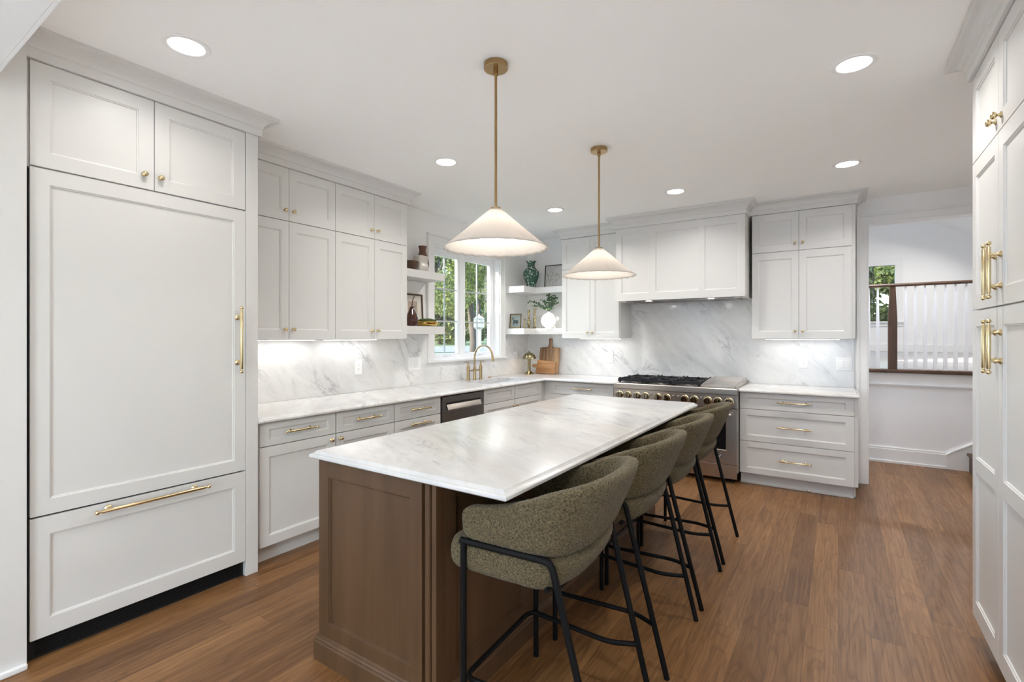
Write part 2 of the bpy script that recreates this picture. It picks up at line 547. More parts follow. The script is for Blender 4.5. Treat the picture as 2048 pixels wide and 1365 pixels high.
# ------------------------------------------------------------------ cabinet pieces
def front_mesh(Wd, Ht, panels, T=.02):
    """A framed front: origin bottom left, face at y=0 looking to -y."""
    mb = MB()
    xs = sorted({0, Wd} | {p[0] for p in panels} | {p[1] for p in panels})
    zs = sorted({0, Ht} | {p[2] for p in panels} | {p[3] for p in panels})
    vt = {}
    def v(x, y, z):
        k = (round(x, 5), round(y, 5), round(z, 5))
        if k not in vt: vt[k] = mb.bm.verts.new(k)
        return vt[k]
    for a, b in zip(xs, xs[1:]):
        for c, d in zip(zs, zs[1:]):
            if any(p[0] <= a+1e-6 and b <= p[1]+1e-6 and p[2] <= c+1e-6 and d <= p[3]+1e-6 for p in panels): continue
            mb.bm.faces.new((v(a, 0, c), v(b, 0, c), v(b, 0, d), v(a, 0, d)))
    for p in panels:
        steps = [(0, 0), (.0008, .0035), (.006, .0045), (.0075, .0095), (.0082, .0095)]
        def rect(i, y):
            x0, x1, z0, z1 = p[0]+i, p[1]-i, p[2]+i, p[3]-i
            return (x0, z0, x1, z1, y)
        prev = None
        for i, y in steps:
            x0, z0, x1, z1, y = rect(i, y)
            if prev is None:   # follow the grid vertices along the opening
                loop = [v(x, 0, p[2]) for x in xs if p[0] <= x <= p[1]]
                loop += [v(p[1], 0, z) for z in zs if p[2] < z <= p[3]]
                loop += [v(x, 0, p[3]) for x in reversed(xs) if p[0] <= x < p[1]]
                loop += [v(p[0], 0, z) for z in reversed(zs) if p[2] < z < p[3]]
                cur = loop
            else:
                cur = []
                for w in base:
                    x = x0 if abs(w.co.x-p[0]) < 1e-6 else x1 if abs(w.co.x-p[1]) < 1e-6 else w.co.x
                    z = z0 if abs(w.co.z-p[2]) < 1e-6 else z1 if abs(w.co.z-p[3]) < 1e-6 else w.co.z
                    cur.append(mb.bm.verts.new((x, y, z)))
                for k in range(len(cur)):
                    j = (k+1) % len(cur)
                    mb.bm.faces.new((prev[k], prev[j], cur[j], cur[k]))
            if prev is None: base = cur
            prev = cur
        mb.bm.faces.new(prev)
    # sides and back
    bx = [v(x, 0, 0) for x in xs]+[v(Wd, 0, z) for z in zs[1:]]+[v(x, 0, Ht) for x in reversed(xs[:-1])]+[v(0, 0, z) for z in reversed(zs[1:-1])]
    bk = [mb.bm.verts.new((w.co.x, T, w.co.z)) for w in bx]
    for k in range(len(bx)):
        j = (k+1) % len(bx)
        mb.bm.faces.new((bx[j], bx[k], bk[k], bk[j]))
    mb.bm.faces.new(bk[::-1])
    return mb

def front(name, x0, x1, z0, z1, parent, st=.057, rail=.068, panels=None, mat='cab'):
    Wd, Ht = x1-x0, z1-z0
    if panels is None: panels = [(st, Wd-st, rail, Ht-rail)]
    o = front_mesh(Wd, Ht, panels).obj(name, mat, parent, bevel=.0015)
    o.location = (x0, 0, z0)
    return o

def knob(parent, x, z, r=.0135, out=.030):
    mb = MB()
    mb.lathe([(r*.85, 0), (r*.85, -.003), (r*.42, -.005), (r*.36, -out*.42), (r*.8, -out*.5), (r, -out*.66), (r*.95, -out*.82), (r*.6, -out*.97), (0, -out)],
             (0, 0, 0), 16, 'y')
    o = mb.obj('knob', 'brass', parent, smooth=True)
    o.location = (x, 0, z)
    return o

def pull(parent, x, z, L, vert=False, r=.0065, out=.034, mat='brass'):
    """Bar pull with ball ends on two turned posts; centred on x, z."""
    mb = MB()
    h = L/2
    q = r*1.25
    prof = [(q*math.sin(PI*k/7), -h+q-q*math.cos(PI*k/7)) for k in range(7)]+[(r*.55, -h+r*2.6), (r*.55, -h+r*3.1), (r*.9, -h+r*3.2), (r, -h+r*3.4)]
    prof += [(a, -b) for a, b in reversed(prof)]
    mb.lathe(prof, (0, -out, 0), 18, 'x')
    for s in (-1, 1):
        px = s*(h-r*7.5)
        mb.lathe([(r*1.8, 0), (r*1.8, -.004), (r*1.2, -.008), (r*.75, -.013), (r*.75, -out*.7), (r*.9, -out)], (px, 0, 0), 14, 'y')
    if vert: mb.xf(Matrix.Rotation(-PI/2, 4, 'Y'))
    o = mb.obj('handle', mat, parent, smooth='auto')
    o.location = (x, 0, z)
    return o

def carcass(parent, Wd, D, z0, z1, toe=None, x0=0, extra=None, bevel=.001):
    mb = MB()
    mb.box(x0, Wd, .0212, D, z0, z1)
    if toe: mb.box(x0, Wd, toe, D, 0, z0)
    if extra:
        for e in extra: mb.box(*e)
    return mb.obj('body', 'cab', parent, bevel)

# ------------------------------------------------------------------ the room
XW, YW, ZC = -3.56, 5.735, 2.70
XS, YS = -3.545, 5.72      # marble faces
FZ = 1.03                  # floor of the raised room behind the hall

mb = MB(); mb.box(-4.0, 3.2, -3.3, 7.05, -.12, 0)
struct('floor', mb, 'floor', 'brown oak plank floor of the kitchen', 'floor')
mb = MB(); mb.box(-3.75, 1.35, .40, 5.86, ZC, ZC+.12)
struct('ceiling', mb, 'ceil', 'flat white kitchen ceiling with recessed lights', 'ceiling')
mb = MB(); mb.box(-3.3, 2.7, -3.3, .40, 2.78, 2.9)
struct('ceiling_near', mb, 'ceil', 'ceiling of the room in front of the kitchen', 'ceiling')

# left wall with the sink window opening
wy0, wy1, wz0, wz1 = 3.85, 5.06, 1.165, 2.375
mb = MB()
mb.box(XW-.15, XW, .40, wy0, 0, ZC)
mb.box(XW-.15, XW, wy1, YW+.13, 0, ZC)
mb.box(XW-.15, XW, wy0, wy1, 0, wz0)
mb.box(XW-.15, XW, wy0, wy1, wz1, ZC)
struct('wall_left', mb, 'wall', 'white left wall holding the sink window', 'wall')
mb = MB()
mb.box(-3.3, -2.85, -.5, .587, 0, 2.9); mb.box(-3.3, -2.85, -3.2, -2.9, 0, 2.9); mb.box(-3.3, -2.85, -2.9, -.5, 0, .3); mb.box(-3.3, -2.85, -2.9, -.5, 2.5, 2.9)  # unseen opening added in the near part for daylight
struct('wall_left_near', mb, 'cab', 'white wall end to the left of the panelled refrigerator', 'wall')
mb = MB(); mb.box(-2.85, -2.828, -3.2, .587, 0, .026)
struct('baseboard_left', mb, 'trim', 'white shoe moulding at the foot of the near left wall', 'baseboard', .006)

# header over the opening the picture is taken from
mb = MB()
mb.box(-2.85, 1.3, .20, .469, 2.42, 2.9)
mb.box(-2.85, 1.3, .469, .482, 2.4205, 2.70)
struct('trim_1', mb, 'trim', 'white cased beam crossing the ceiling at upper left', 'beam', .002)

# back wall with the doorway
dx0, dx1, dz = .242, 1.25, 2.462
mb = MB()
mb.box(XW, dx0-.012, YW, YW+.13, 0, ZC)
mb.box(dx0-.012, dx1+.012, YW, YW+.13, dz+.012, 4.4)
mb.box(dx1+.012, 3.2, YW, YW+.13, 0, 4.4)
struct('wall_back', mb, 'wall', 'white back wall behind the range with a cased doorway', 'wall')
mb = MB()
mb.box(1.16, 1.30, .30, YW, 0, ZC)
struct('wall_right', mb, 'wall', 'white right wall behind the pantry cabinets', 'wall')

# near room (behind the camera) with an opening added to let daylight in
mb = MB()
mb.box(-3.3, 2.7, -3.3, -3.2, 0, .08)
mb.box(-3.3, 2.7, -3.3, -3.2, 2.62, 2.9)
for a, b in ((-3.3, -.85), (.75, 2.7)): mb.box(a, b, -3.3, -3.2, .08, 2.62)
struct('wall_near', mb, 'wall', 'unseen white wall behind the viewer with an opening added for daylight', 'wall')
mb = MB(); mb.box(2.55, 2.7, -.5, .30, 0, 2.9); mb.box(2.55, 2.7, -3.2, -2.9, 0, 2.9); mb.box(2.55, 2.7, -2.9, -.5, 0, 2.9); mb.box(1.16, 2.7, .25, .42, 0, 2.9)
struct('wall_right_near', mb, 'wall', 'white right wall of the room in front of the kitchen', 'wall')

mb = MB(); mb.box(-2.6, 2.3, -3.1, -.15, .001, .012)  # unseen pale sheet added to reflect daylight up to the ceiling
tag(mb.obj('bounce_sheet', 'bounce_sheet', None), 'large unseen cream sheet added on the floor to bounce daylight upward', 'bounce_sheet')
# door casing
def casing(name, x0, x1, z1, w, y, label, z0=0, cat='door casing'):
    mb = MB()
    steps = [(0, .018), (.012, .021), (w-.030, .021), (w-.022, .028), (w, .030)]
    for i, (a, t) in enumerate(steps[:-1]):
        b, t2 = steps[i+1]
        mb.box(x0-b, x0-a, y-t, y, z0, z1+a)
        mb.box(x1+a, x1+b, y-t, y, z0, z1+a)
        mb.box(x0-b, x1+b, y-t, y, z1+a, z1+b)
    return struct(name, mb, 'trim', label, cat, .002)
o = casing('door_1', dx0, dx1, dz, .095, YW, 'white moulded casing around the doorway to the stair hall', cat='doorway')
mb = MB(); mb.box(dx0-.012, dx0, YW-.002, YW+.132, 0, dz); mb.box(dx1, dx1+.012, YW-.002, YW+.132, 0, dz)
mb.box(dx0-.012, dx1+.012, YW-.002, YW+.132, dz, dz+.012)
j = mb.obj('jamb', 'trim', o)

# ------------------------------------------------------------------ sink window
win = thing('window_1', 'white two-sash casement window over the kitchen sink', 'window', (XW, wy0, wz0))
win['kind'] = 'structure'
# local axes of the window: x = world x (0 at wall face, negative outside), y along the wall, z up
WY, WZ = wy1-wy0, wz1-wz0
mb = MB()
w = .105
for (a, b, c, d) in ((-w+.02, 0, -.018, WZ), (WY, WY+w-.02, -.018, WZ), (-w+.02, WY+w-.02, WZ, WZ+w-.02)):
    mb.box(0, .020, a, b, c, d)
mb.box(0, .030, -w, -w+.02, -.018, WZ+w-.02); mb.box(0, .030, WY+w-.02, WY+w, -.018, WZ+w-.02)
mb.box(0, .030, -w, WY+w, WZ+w-.02, WZ+w)
mb.obj('casing', 'trim', win, .003)
mb = MB(); mb.box(.001, .045, -w-.01, WY+w+.01, -.040, -.018); mb.box(-.15, -.001, 0.001, WY-.001, -.0005, .002)
mb.obj('sill', 'trim', win, .003)
mb = MB()
mb.box(-.15, 0, -.001, .010, 0, WZ); mb.box(-.15, 0, WY-.010, WY+.001, 0, WZ); mb.box(-.15, 0, 0, WY, WZ-.010, WZ+.001)
mb.obj('reveal', 'trim', win)
mb = MB()
fx0, fx1 = -.145, -.085
mb.box(fx0, fx1, .010, .045, 0, WZ-.010); mb.box(fx0, fx1, WY-.045, WY-.010, 0, WZ-.010)
mb.box(fx0+.001, fx1-.001, .045, WY-.045, 0, .030); mb.box(fx0+.001, fx1-.001, .045, WY-.045, WZ-.045, WZ-.010)
mid = (4.345+4.495)/2-wy0
mb.box(fx0, fx1+.004, mid-.032, mid+.032, 0, WZ-.010)
mb.obj('frame', 'vinyl', win, .002)
def sash(y0, y1):
    z0, z1 = .030, WZ-.045
    so = MB(); s_ = .036
    so.box(-.130, -.090, y0, y0+s_, z0, z1); so.box(-.130, -.090, y1-s_, y1, z0, z1)
    so.box(-.130, -.090, y0+s_, y1-s_, z0, z0+.014); so.box(-.130, -.090, y0+s_, y1-s_, z1-.045, z1)
    s = so.obj('sash', 'vinyl', win, .002)
    g = MB(); g.box(-.114, -.110, y0+s_-.006, y1-s_+.006, z0+.010, z1-.040)
    g.obj('pane', 'glass', s)
    m_ = MB()
    yc = (y0+y1)/2
    m_.box(-.1095, -.100, yc-.008, yc+.008, z0+.012, z1-.044)
    for k in (1, 2):
        zz = z0+.014+(z1-.045-z0-.014)*k/3
        m_.box(-.1093, -.1002, y0+s_, y1-s_, zz-.008, zz+.008)
    m_.obj('muntin', 'muntin', s)
    c = MB()
    c.box(-.100, -.066, yc-.045, yc+.045, .012, .030)
    c.tube(fillet([(-.070, yc-.03, .034), (-.055, yc-.02, .040), (-.050, yc+.055, .036)], .01), .007, 8)
    c.obj('crank', 'vinyl', s, .004)
    l = MB(); ly = y1-.018 if y0 < .2 else y0+.018
    l.box(-.090, -.078, ly-.009, ly+.009, .25, .36)
    l.obj('latch', 'vinyl', s, .003)
    return s
sash(.047, mid-.034)
sash(mid+.034, WY-.047)

# ------------------------------------------------------------------ hall, stair and raised room
HY = 6.85
mb = MB(); mb.box(-1.5, 3.2, HY, HY+.12, 0, .995)
struct('wall_hall', mb, 'wall', 'white half wall below the stair railing seen through the doorway', 'wall')
mb = MB(); mb.box(-1.62, -1.5, YW+.13, HY+.12, 0, 4.4)
struct('wall_hall_left', mb, 'wall', 'hidden left end wall of the stair hall', 'wall')
mb = MB(); mb.box(3.2, 3.32, YW, HY+.12, 0, 4.4)
struct('wall_hall_right', mb, 'wall', 'hidden right end wall of the stair hall', 'wall')
mb = MB()
mb.box(-1.5, .95, HY-.018, HY, .026, .150); mb.box(-1.5, .95, HY-.012, HY, .150, .172); mb.box(-1.5, .95, HY-.030, HY, 0, .026)
mb.rings([[(.95, y, 0), (1.14, y, 0), (3.2, y, 1.35), (3.2, y, 1.56), (.99, y, .175), (.95, y, .150)] for y in (HY-.018, HY)])
mb.rings([[(.945, y, .150), (.990, y, .190), (3.2, y, 1.585), (3.2, y, 1.56), (.99, y, .172), (.95, y, .150)] for y in (HY-.026, HY)])
struct('baseboard_hall', mb, 'trim', 'white baseboard rising with the stairs in the hall', 'baseboard', .002)
mb = MB(); mb.box(-1.5, 3.2, HY-.016, HY, .850, .862); mb.box(-1.5, 3.2, HY-.022, HY, .862, .876)
struct('trim_2', mb, 'trim', 'white chair moulding on the half wall below the railing', 'moulding', .003)
st = thing('staircase', 'dark wooden stair treads rising to the right in the hall', 'stairs', (1.12, 6.36, 0))
for k in range(6):
    mb = MB(); mb.box(k*.27-.02, k*.27+.28, -.44, .43, .17+k*.18, .20+k*.18)
    mb.obj('tread', 'rail', st, .008)
    mb = MB(); mb.box(k*.27, k*.27+.27, -.44, .43, 0 if k == 0 else .02, .17+k*.18)
    mb.obj('riser', 'rail', st)

rl = thing('stair_railing', 'wooden railing with white tapered balusters on the half wall', 'railing', (0, HY+.05, .995))
mb = MB(); mb.box(-1.4, 3.2, -.10, .08, .004, .042)
mb.obj('cap', 'rail', rl, .008)
mb = MB(); profile = [(-.032, .958), (.032, .958), (.036, .975), (.024, .992), (-.024, .992), (-.036, .975)]
mb.rings([[(x, y, z) for y, z in profile] for x in (-1.4, 3.2)])
mb.obj('handrail', 'rail', rl, .004)
def newel(x):
    mb = MB()
    mb.rings([[(x+sx*w_, sy*w_, z) for sx, sy in ((-1, -1), (1, -1), (1, 1), (-1, 1))] for w_, z in ((.040, .042), (.040, .60), (.026, .957))])
    return mb.obj('newel', 'rail', rl, .004)
newel(.505)
k = 0
for x in [.29, .373]+[.621+.0823*i for i in range(8)]:
    mb = MB()
    mb.rings([[(x+sx*w_, sy*w_, z) for sx, sy in ((-1, -1), (1, -1), (1, 1), (-1, 1))] for w_, z in ((.0165, .042), (.0165, .46), (.0085, .957))])
    mb.obj('baluster', 'trim', rl)

# raised room
mb = MB(); mb.box(-3, 5, HY+.12, 15.2, FZ-.12, FZ)
struct('floor_raised', mb, simple('pale_wood', (.30, .30, .31), .30, var=.12, vscale=3), 'pale wooden floor of the raised room behind the railing', 'floor')
fx0_, fx1_, fz0, fz1 = .16, 1.150, 1.765, 3.125
mb = MB()
mb.box(-3, fx0_, 15, 15.15, FZ-.1, 5); mb.box(fx1_, 5, 15, 15.15, FZ-.1, 5)
mb.box(fx0_, fx1_, 15, 15.15, FZ-.1, fz0); mb.box(fx0_, fx1_, 15, 15.15, fz1, 5)
struct('wall_far', mb, 'wall', 'white gable wall of the raised room', 'wall')
mb = MB(); mb.box(-3.1, -3, HY, 15.1, FZ-.1, 1.6); mb.box(-3.1, -3, HY, 15.1, 3.4, 5)
mb.box(-3.1, -3, HY, 15.1, 1.6, 3.4)
struct('wall_raised_left', mb, 'wall', 'hidden left wall of the raised room', 'wall')
mb = MB(); mb.box(-3.1, -1.62, HY, HY+.12, -.1, 5); mb.box(3.32, 5.1, HY, HY+.12, -.1, 5)
struct('wall_raised_near', mb, 'wall', 'hidden walls closing the raised room beside the stair hall', 'wall')
mb = MB(); mb.box(5, 5.1, HY, 15.1, FZ-.1, 5)
struct('wall_raised_right', mb, 'wall', 'hidden right wall of the raised room', 'wall')
mb = MB()
mb.rings([[(-3, y, 4.18), (1.60, y, 4.20), (5, y, 2.36), (5, y, 2.5), (1.6, y, 4.34), (-3, y, 4.32)] for y in (5.87, 15.1)])
struct('ceiling_raised', mb, 'ceil', 'sloped white ceiling of the raised room', 'ceiling')
mb = MB(); mb.box(fx1_+.17, 5, 14.975, 15, FZ, FZ+.165); mb.box(-3, fx1_+.17, 14.975, 15, FZ, FZ+.165); mb.box(-3, 5, 14.985, 15, FZ+.165, FZ+.185)
struct('baseboard_far', mb, 'trim', 'white baseboard along the gable wall', 'baseboard', .003)
w2 = thing('window_2', 'white window with dark muntins in the gable wall of the raised room', 'window', (fx0_, 15, fz0))
w2['kind'] = 'structure'
mb = MB(); A, B = fx1_-fx0_, fz1-fz0
mb.box(-.15, 0, -.022, 0, 0, B); mb.box(A, A+.15, -.022, 0, 0, B); mb.box(-.15, A+.15, -.022, 0, B, B+.15)
mb.obj('casing', 'trim', w2, .004)
mb = MB(); mb.box(-.19, A+.19, -.06, .12, -.035, 0); mb.box(-.15, A+.15, -.02, 0, -.12, -.035)
mb.obj('sill', 'trim', w2, .004)
mb = MB(); mb.box(0, A, .06, .065, 0, B); mb.obj('pane', 'glass', w2)
mb = MB()
mb.box(.560, .576, .045, .0595, 0, B)
mb.box(.275, .287, .045, .0595, 0, B)
for z in (.452, .905): mb.box(0, A, .0455, .059, z-.008, z+.008)
mb.obj('muntin', 'darkmuntin', w2)

# ------------------------------------------------------------------ left run: refrigerator
LF = -2.873
def left(name, label, cat, y, x=-2.905, group=None):      # local x runs along +Y, face looks to +X
    return thing(name, label, cat, (x, y, 0), PI/2, group)

fr = left('refrigerator', 'tall panelled refrigerator with brass bar handles at far left', 'refrigerator', .602, LF)
mb = MB(); mb.box(-.0135, .914, .030, .66, .0, 2.128)
mb.obj('body', 'dark', fr)
d = front('door', 0, .914, .622, 2.128, fr, .063, .066)
pull(d, .868, .758, .385, True, .0085, .045)
d = front('freezer_drawer', 0, .914, .092, .614, fr, .063, .078)
pull(d, .455, .497, .50, False, .0085, .045)
g = MB()
for k in range(7): g.box(.02, .90, .028, .034, .012+.011*k, .018+.011*k)
g.obj('toe_grille', 'black', fr)

of = left('wall_cabinet', 'white two-door cabinet above the panelled refrigerator', 'cabinet', .602, LF)
carcass(of, .914, .66, 2.131, 2.589)
d = front('door', 0, .4555, 2.136, 2.586, of, .065, .065); knob(d, .412, .070)
d = front('door', .4585, .912, 2.136, 2.586, of, .065, .065); knob(d, .024, .068)
ep = left('refrigerator_side_panel', 'tall white side panel between the refrigerator and the counter', 'cabinet panel', 1.519, LF)
mb = MB(); mb.box(0, .071, 0, .66, 0, 2.589); mb.obj('panel', 'cab', ep, .002)
fp = left('filler_strip', 'narrow white filler strip left of the cabinet above the refrigerator', 'cabinet panel', .5875, LF)
mb = MB(); mb.box(0, .013, .012, .66, 2.131, 2.589); mb.obj('strip', 'cab', fp)
crown('trim_3', [(LF, .553), (LF, 1.590), (-3.54, 1.590), (-3.54, .553)], [1, 1, 0, 0], 2.589, 'white crown moulding above the refrigerator')

# ------------------------------------------------------------------ left wall cabinets (stacked doors)
def stacked(t, w, splits, D=.309, zb=1.378, knobs=True, x0=0, xe=None):
    carcass(t, w if xe is None else xe, D, zb+.004, 2.589, x0=x0)
    a, m, b = splits
    for (p, q, side) in ((a, m-.0015, 'r'), (m+.0015, b, 'l')):
        d = front('door', p, q, zb, 2.212, t); kx = q-p-.030 if side == 'r' else .030
        knob(d, kx, .070, .0125, .028)
        d = front('door', p, q, 2.217, 2.586, t)
        knob(d, kx, .070, .0125, .028)
u1 = left('wall_cabinet', 'white stacked four-door wall cabinet beside the refrigerator panel', 'cabinet', 1.592, -3.235)
stacked(u1, .804, (.030, .421, .804))
u2 = left('wall_cabinet', 'white stacked four-door wall cabinet beside the left floating shelves', 'cabinet', 2.398, -3.235)
stacked(u2, .758, (.002, .383, .755))
crown('trim_4', [(-3.235, 1.592), (-3.235, 3.157), (-3.555, 3.157), (-3.555, 1.592)], [1, 1, 0, 0], 2.589, 'white crown moulding above the left wall cabinets')

def strip_light(name, label, a, b, wall):
    """A thin lamp under a wall cabinet."""
    t = thing(name, label, 'light', a)
    L = (Vector(b)-Vector(a)).length
    rz = 0 if wall == 'back' else PI/2
    t.rotation_euler = (0, 0, rz)
    mb = MB(); mb.box(0, L, -.016, .016, -.004, .004); mb.obj('housing', 'plate', t, .001)
    mb = MB(); mb.box(.01, L-.01, -.010, .010, -.007, -.0045); mb.obj('diffuser', 'strip', t)
    area('strip_glow', (L/2, 0, -.010), L-.02, .03, LIGHT_STRIP*L, (1, .985, .97), parent=t)
strip_light('under_cabinet_light', 'thin light strip under the cabinet beside the refrigerator panel', (-3.44, 1.66, 1.374), (-3.44, 2.36, 1.374), 'left')
strip_light('under_cabinet_light', 'thin light strip under the cabinet beside the left floating shelves', (-3.44, 2.44, 1.374), (-3.44, 2.98, 1.374), 'left')

# ------------------------------------------------------------------ left base cabinets
BZ0, BZ1 = .112, .872
def base(t, w, D=.645, x0=0): carcass(t, w, D, BZ0+.004, BZ1, .075, x0)
b1 = left('base_cabinet', 'white base cabinet with one drawer and one door beside the refrigerator panel', 'cabinet', 1.592)
base(b1, .564)
d = front('drawer', .028, .561, .728, .868, b1, .057, .038); pull(d, .262, .073, .235)
d = front('door', .028, .561, .115, .722, b1, .057, .062); knob(d, .498, .572)
b2 = left('base_cabinet', 'white base cabinet with one drawer between two other drawer cabinets', 'cabinet', 2.158)
base(b2, .537)
d = front('drawer', .003, .534, .728, .868, b2, .057, .038); pull(d, .262, .073, .235)
d = front('door', .003, .534, .115, .722, b2, .057, .062); knob(d, .032, .572)
b3 = left('base_cabinet', 'white base cabinet with a drawer and a pull-out beside the dishwasher', 'cabinet', 2.698)
base(b3, .540)
d = front('drawer', .003, .534, .728, .868, b3, .057, .038); pull(d, .262, .073, .235)
d = front('pull_out', .003, .534, .115, .722, b3, .057, .062); pull(d, .262, .567, .235)

dw = left('dishwasher', 'stainless steel dishwasher with recessed pocket handle', 'dishwasher', 3.246)
mb = MB(); mb.box(.004, .606, .030, .62, .02, .866); mb.obj('body', 'dark', dw)
mb = front_mesh(.598, .744, [(.045, .553, .610, .690)], .03)
d = mb.obj('door', 'darksteel', dw, .0015); d.location = (.008, -.006, .118)
mb = MB()
for i in range(1):
    mb.rings([[(x, -.004, .618), (x, -.020, .622), (x, -.021, .628), (x, -.014, .645), (x, .0, .672)] for x in (.052, .546)])
mb.obj('handle', 'steel', d, .001)
mb = MB(); mb.box(.050, .548, .0005, .0085, .640, .688); mb.obj('pocket', 'dark', d)
mb = MB(); mb.box(.01, .60, .07, .075, 0, .11); mb.obj('toe_panel', 'black', dw)

sb = left('base_cabinet', 'white sink base cabinet with two false drawer fronts', 'cabinet', 3.862)
mb = MB()
mb.box(0, .018, .0212, .645, BZ0+.004, BZ1); mb.box(1.154, 1.172, .0212, .645, BZ0+.004, BZ1); mb.box(.018, 1.154, .0212, .645, BZ0+.004, BZ0+.022)
mb.box(.018, 1.154, .63, .645, BZ0+.022, .64); mb.box(.018, 1.154, .0212, .035, .60, BZ1); mb.box(0, 1.172, .075, .09, 0, BZ0)
mb.obj('body', 'cab', sb, .001)
for x in (.005, .563):
    front('false_drawer', x, x+.548, .728, .868, sb, .057, .038)
    d = front('door', x, x+.548, .115, .722, sb, .057, .062)
    knob(d, .520 if x < .1 else .030, .540)
cf = thing('corner_filler', 'white corner filler post between the sink cabinet and the range-side cabinet', 'cabinet panel', (-2.925, 5.036, 0))
mb = MB(); mb.box(-.05, 0, 0, .64, .116, .872); mb.box(-.05, .090, .064, .64, .116, .872); mb.obj('post', 'cab', cf, .001)

# ------------------------------------------------------------------ back run
def back(name, label, cat, x, y, group=None): return thing(name, label, cat, (x, y, 0), 0, group)
bb = back('base_cabinet', 'white base cabinet in the corner left of the range', 'cabinet', -2.833, 5.08)
base(bb, .832)
d = front('drawer', .003, .787, .728, .868, bb, .057, .038); pull(d, .415, .072, .26)
for a, b in ((.003, .394), (.397, .787)):
    d = front('door', a, b, .115, .722, bb); knob(d, (b-a-.03) if a < .1 else .03, .54)

br = back('base_cabinet', 'white three-drawer base cabinet right of the range', 'cabinet', -.780, 5.08)
base(br, .895)
for a, b in ((.719, .870), (.417, .714), (.113, .412)):
    d = front('drawer', .002, .895, a, b, br, .060, .044 if b-a < .2 else .054); pull(d, .449, (b-a)/2, .275)
mb = MB(); mb.box(.8955, .923, .016, .625, BZ0, BZ1); mb.obj('end_panel', 'cab', br, .002)
mb = MB(); mb.box(0, .905, .063, .076, 0, .018); mb.box(.893, .905, .063, .625, 0, .112); mb.obj('toe_moulding', 'cab', br, .002)
mb = MB(); mb.lathe([(.006, 0), (.006, -.016), (.009, -.018), (.009, -.024), (0, -.026)], (0, 0, 0), 12, 'y')
ds = mb.obj('door_stop', 'brass', br, smooth='auto'); ds.location = (.56, .063, .012)

ul = back('wall_cabinet', 'white stacked four-door wall cabinet left of the range hood', 'cabinet', -2.826, 5.35)
stacked(ul, .746, (.003, .376, .735), D=.369)
ur = back('wall_cabinet', 'white stacked four-door wall cabinet right of the range hood', 'cabinet', -.712, 5.35)
stacked(ur, .842, (.004, .404, .815), D=.369)
strip_light('under_cabinet_light', 'thin light strip under the wall cabinet left of the range hood', (-2.68, 5.56, 1.374), (-2.14, 5.56, 1.374), 'back')
strip_light('under_cabinet_light', 'thin light strip under the wall cabinet right of the range hood', (-.62, 5.56, 1.374), (.02, 5.56, 1.374), 'back')
crown('trim_5', [(-2.826, YW-.005), (-2.826, 5.35), (-2.04, 5.35), (-2.04, YW-.005)], [1, 1, 0, 0], 2.589, 'white crown moulding above the wall cabinet left of the hood')
crown('trim_6', [(-.735, 5.35), (.130, 5.35), (.130, YW-.005), (-.735, YW-.005)], [1, 1, 0, 0], 2.589, 'white crown moulding above the wall cabinet right of the hood')

hd = back('range_hood', 'white panelled range hood cover above the stainless range', 'range hood', -2.037, 5.13)
hw, hz0, hz1 = 1.297, 1.785, 2.575
o = front_mesh(hw, hz1-hz0, [(.063, .363, .078, .715), (.435, .869, .078, .715), (.928, 1.225, .078, .715)], .02).obj('front_panel', 'cab', hd, .0015)
o.location = (0, 0, hz0)
mb = MB()
mb.box(0, .02, .0205, .588, hz0, hz1); mb.box(hw-.02, hw, .0205, .588, hz0, hz1); mb.box(.02, hw-.02, .0205, .588, hz1-.02, hz1)
mb.box(.02, hw-.02, .0205, .588, hz0+.012, hz0+.030)
mb.obj('body', 'cab', hd, .0015)
mb = MB(); mb.box(.10, hw-.10, .08, .54, hz0-.001, hz0+.0115); mb.obj('liner', 'darksteel', hd)
mb = MB()
for k in range(3):
    for i in range(9): mb.box(.14+k*.35+i*.035, .152+k*.35+i*.035, .14, .48, hz0-.006, hz0-.0015)
mb.obj('filter', 'steel', hd)
mb = MB(); mb.box(.021, .10, .03, .06, hz0-.012, hz0+.0115); mb.box(hw-.10, hw-.021, .03, .06, hz0-.012, hz0+.0115); mb.obj('light_rail', 'cab', hd)
for x in (.33, .97):  # lamps added under the liner to brighten the marble behind the range
    mb = MB(); mb.lathe([(.030, hz0-.002), (.030, hz0-.005), (0, hz0-.005)], (x, .10, 0), 20); mb.obj('added_hood_lamp', 'strip', hd)
    area('hood_fill', (x, .10, hz0-.008), .055, .055, .55, (1, .96, .9), 'DISK', parent=hd)
crown('trim_7', [(-2.037, YW-.2), (-2.037, 5.13), (-.740, 5.13), (-.740, YW-.2)], [1, 1, 1, 0], 2.576, 'white crown moulding above the range hood')

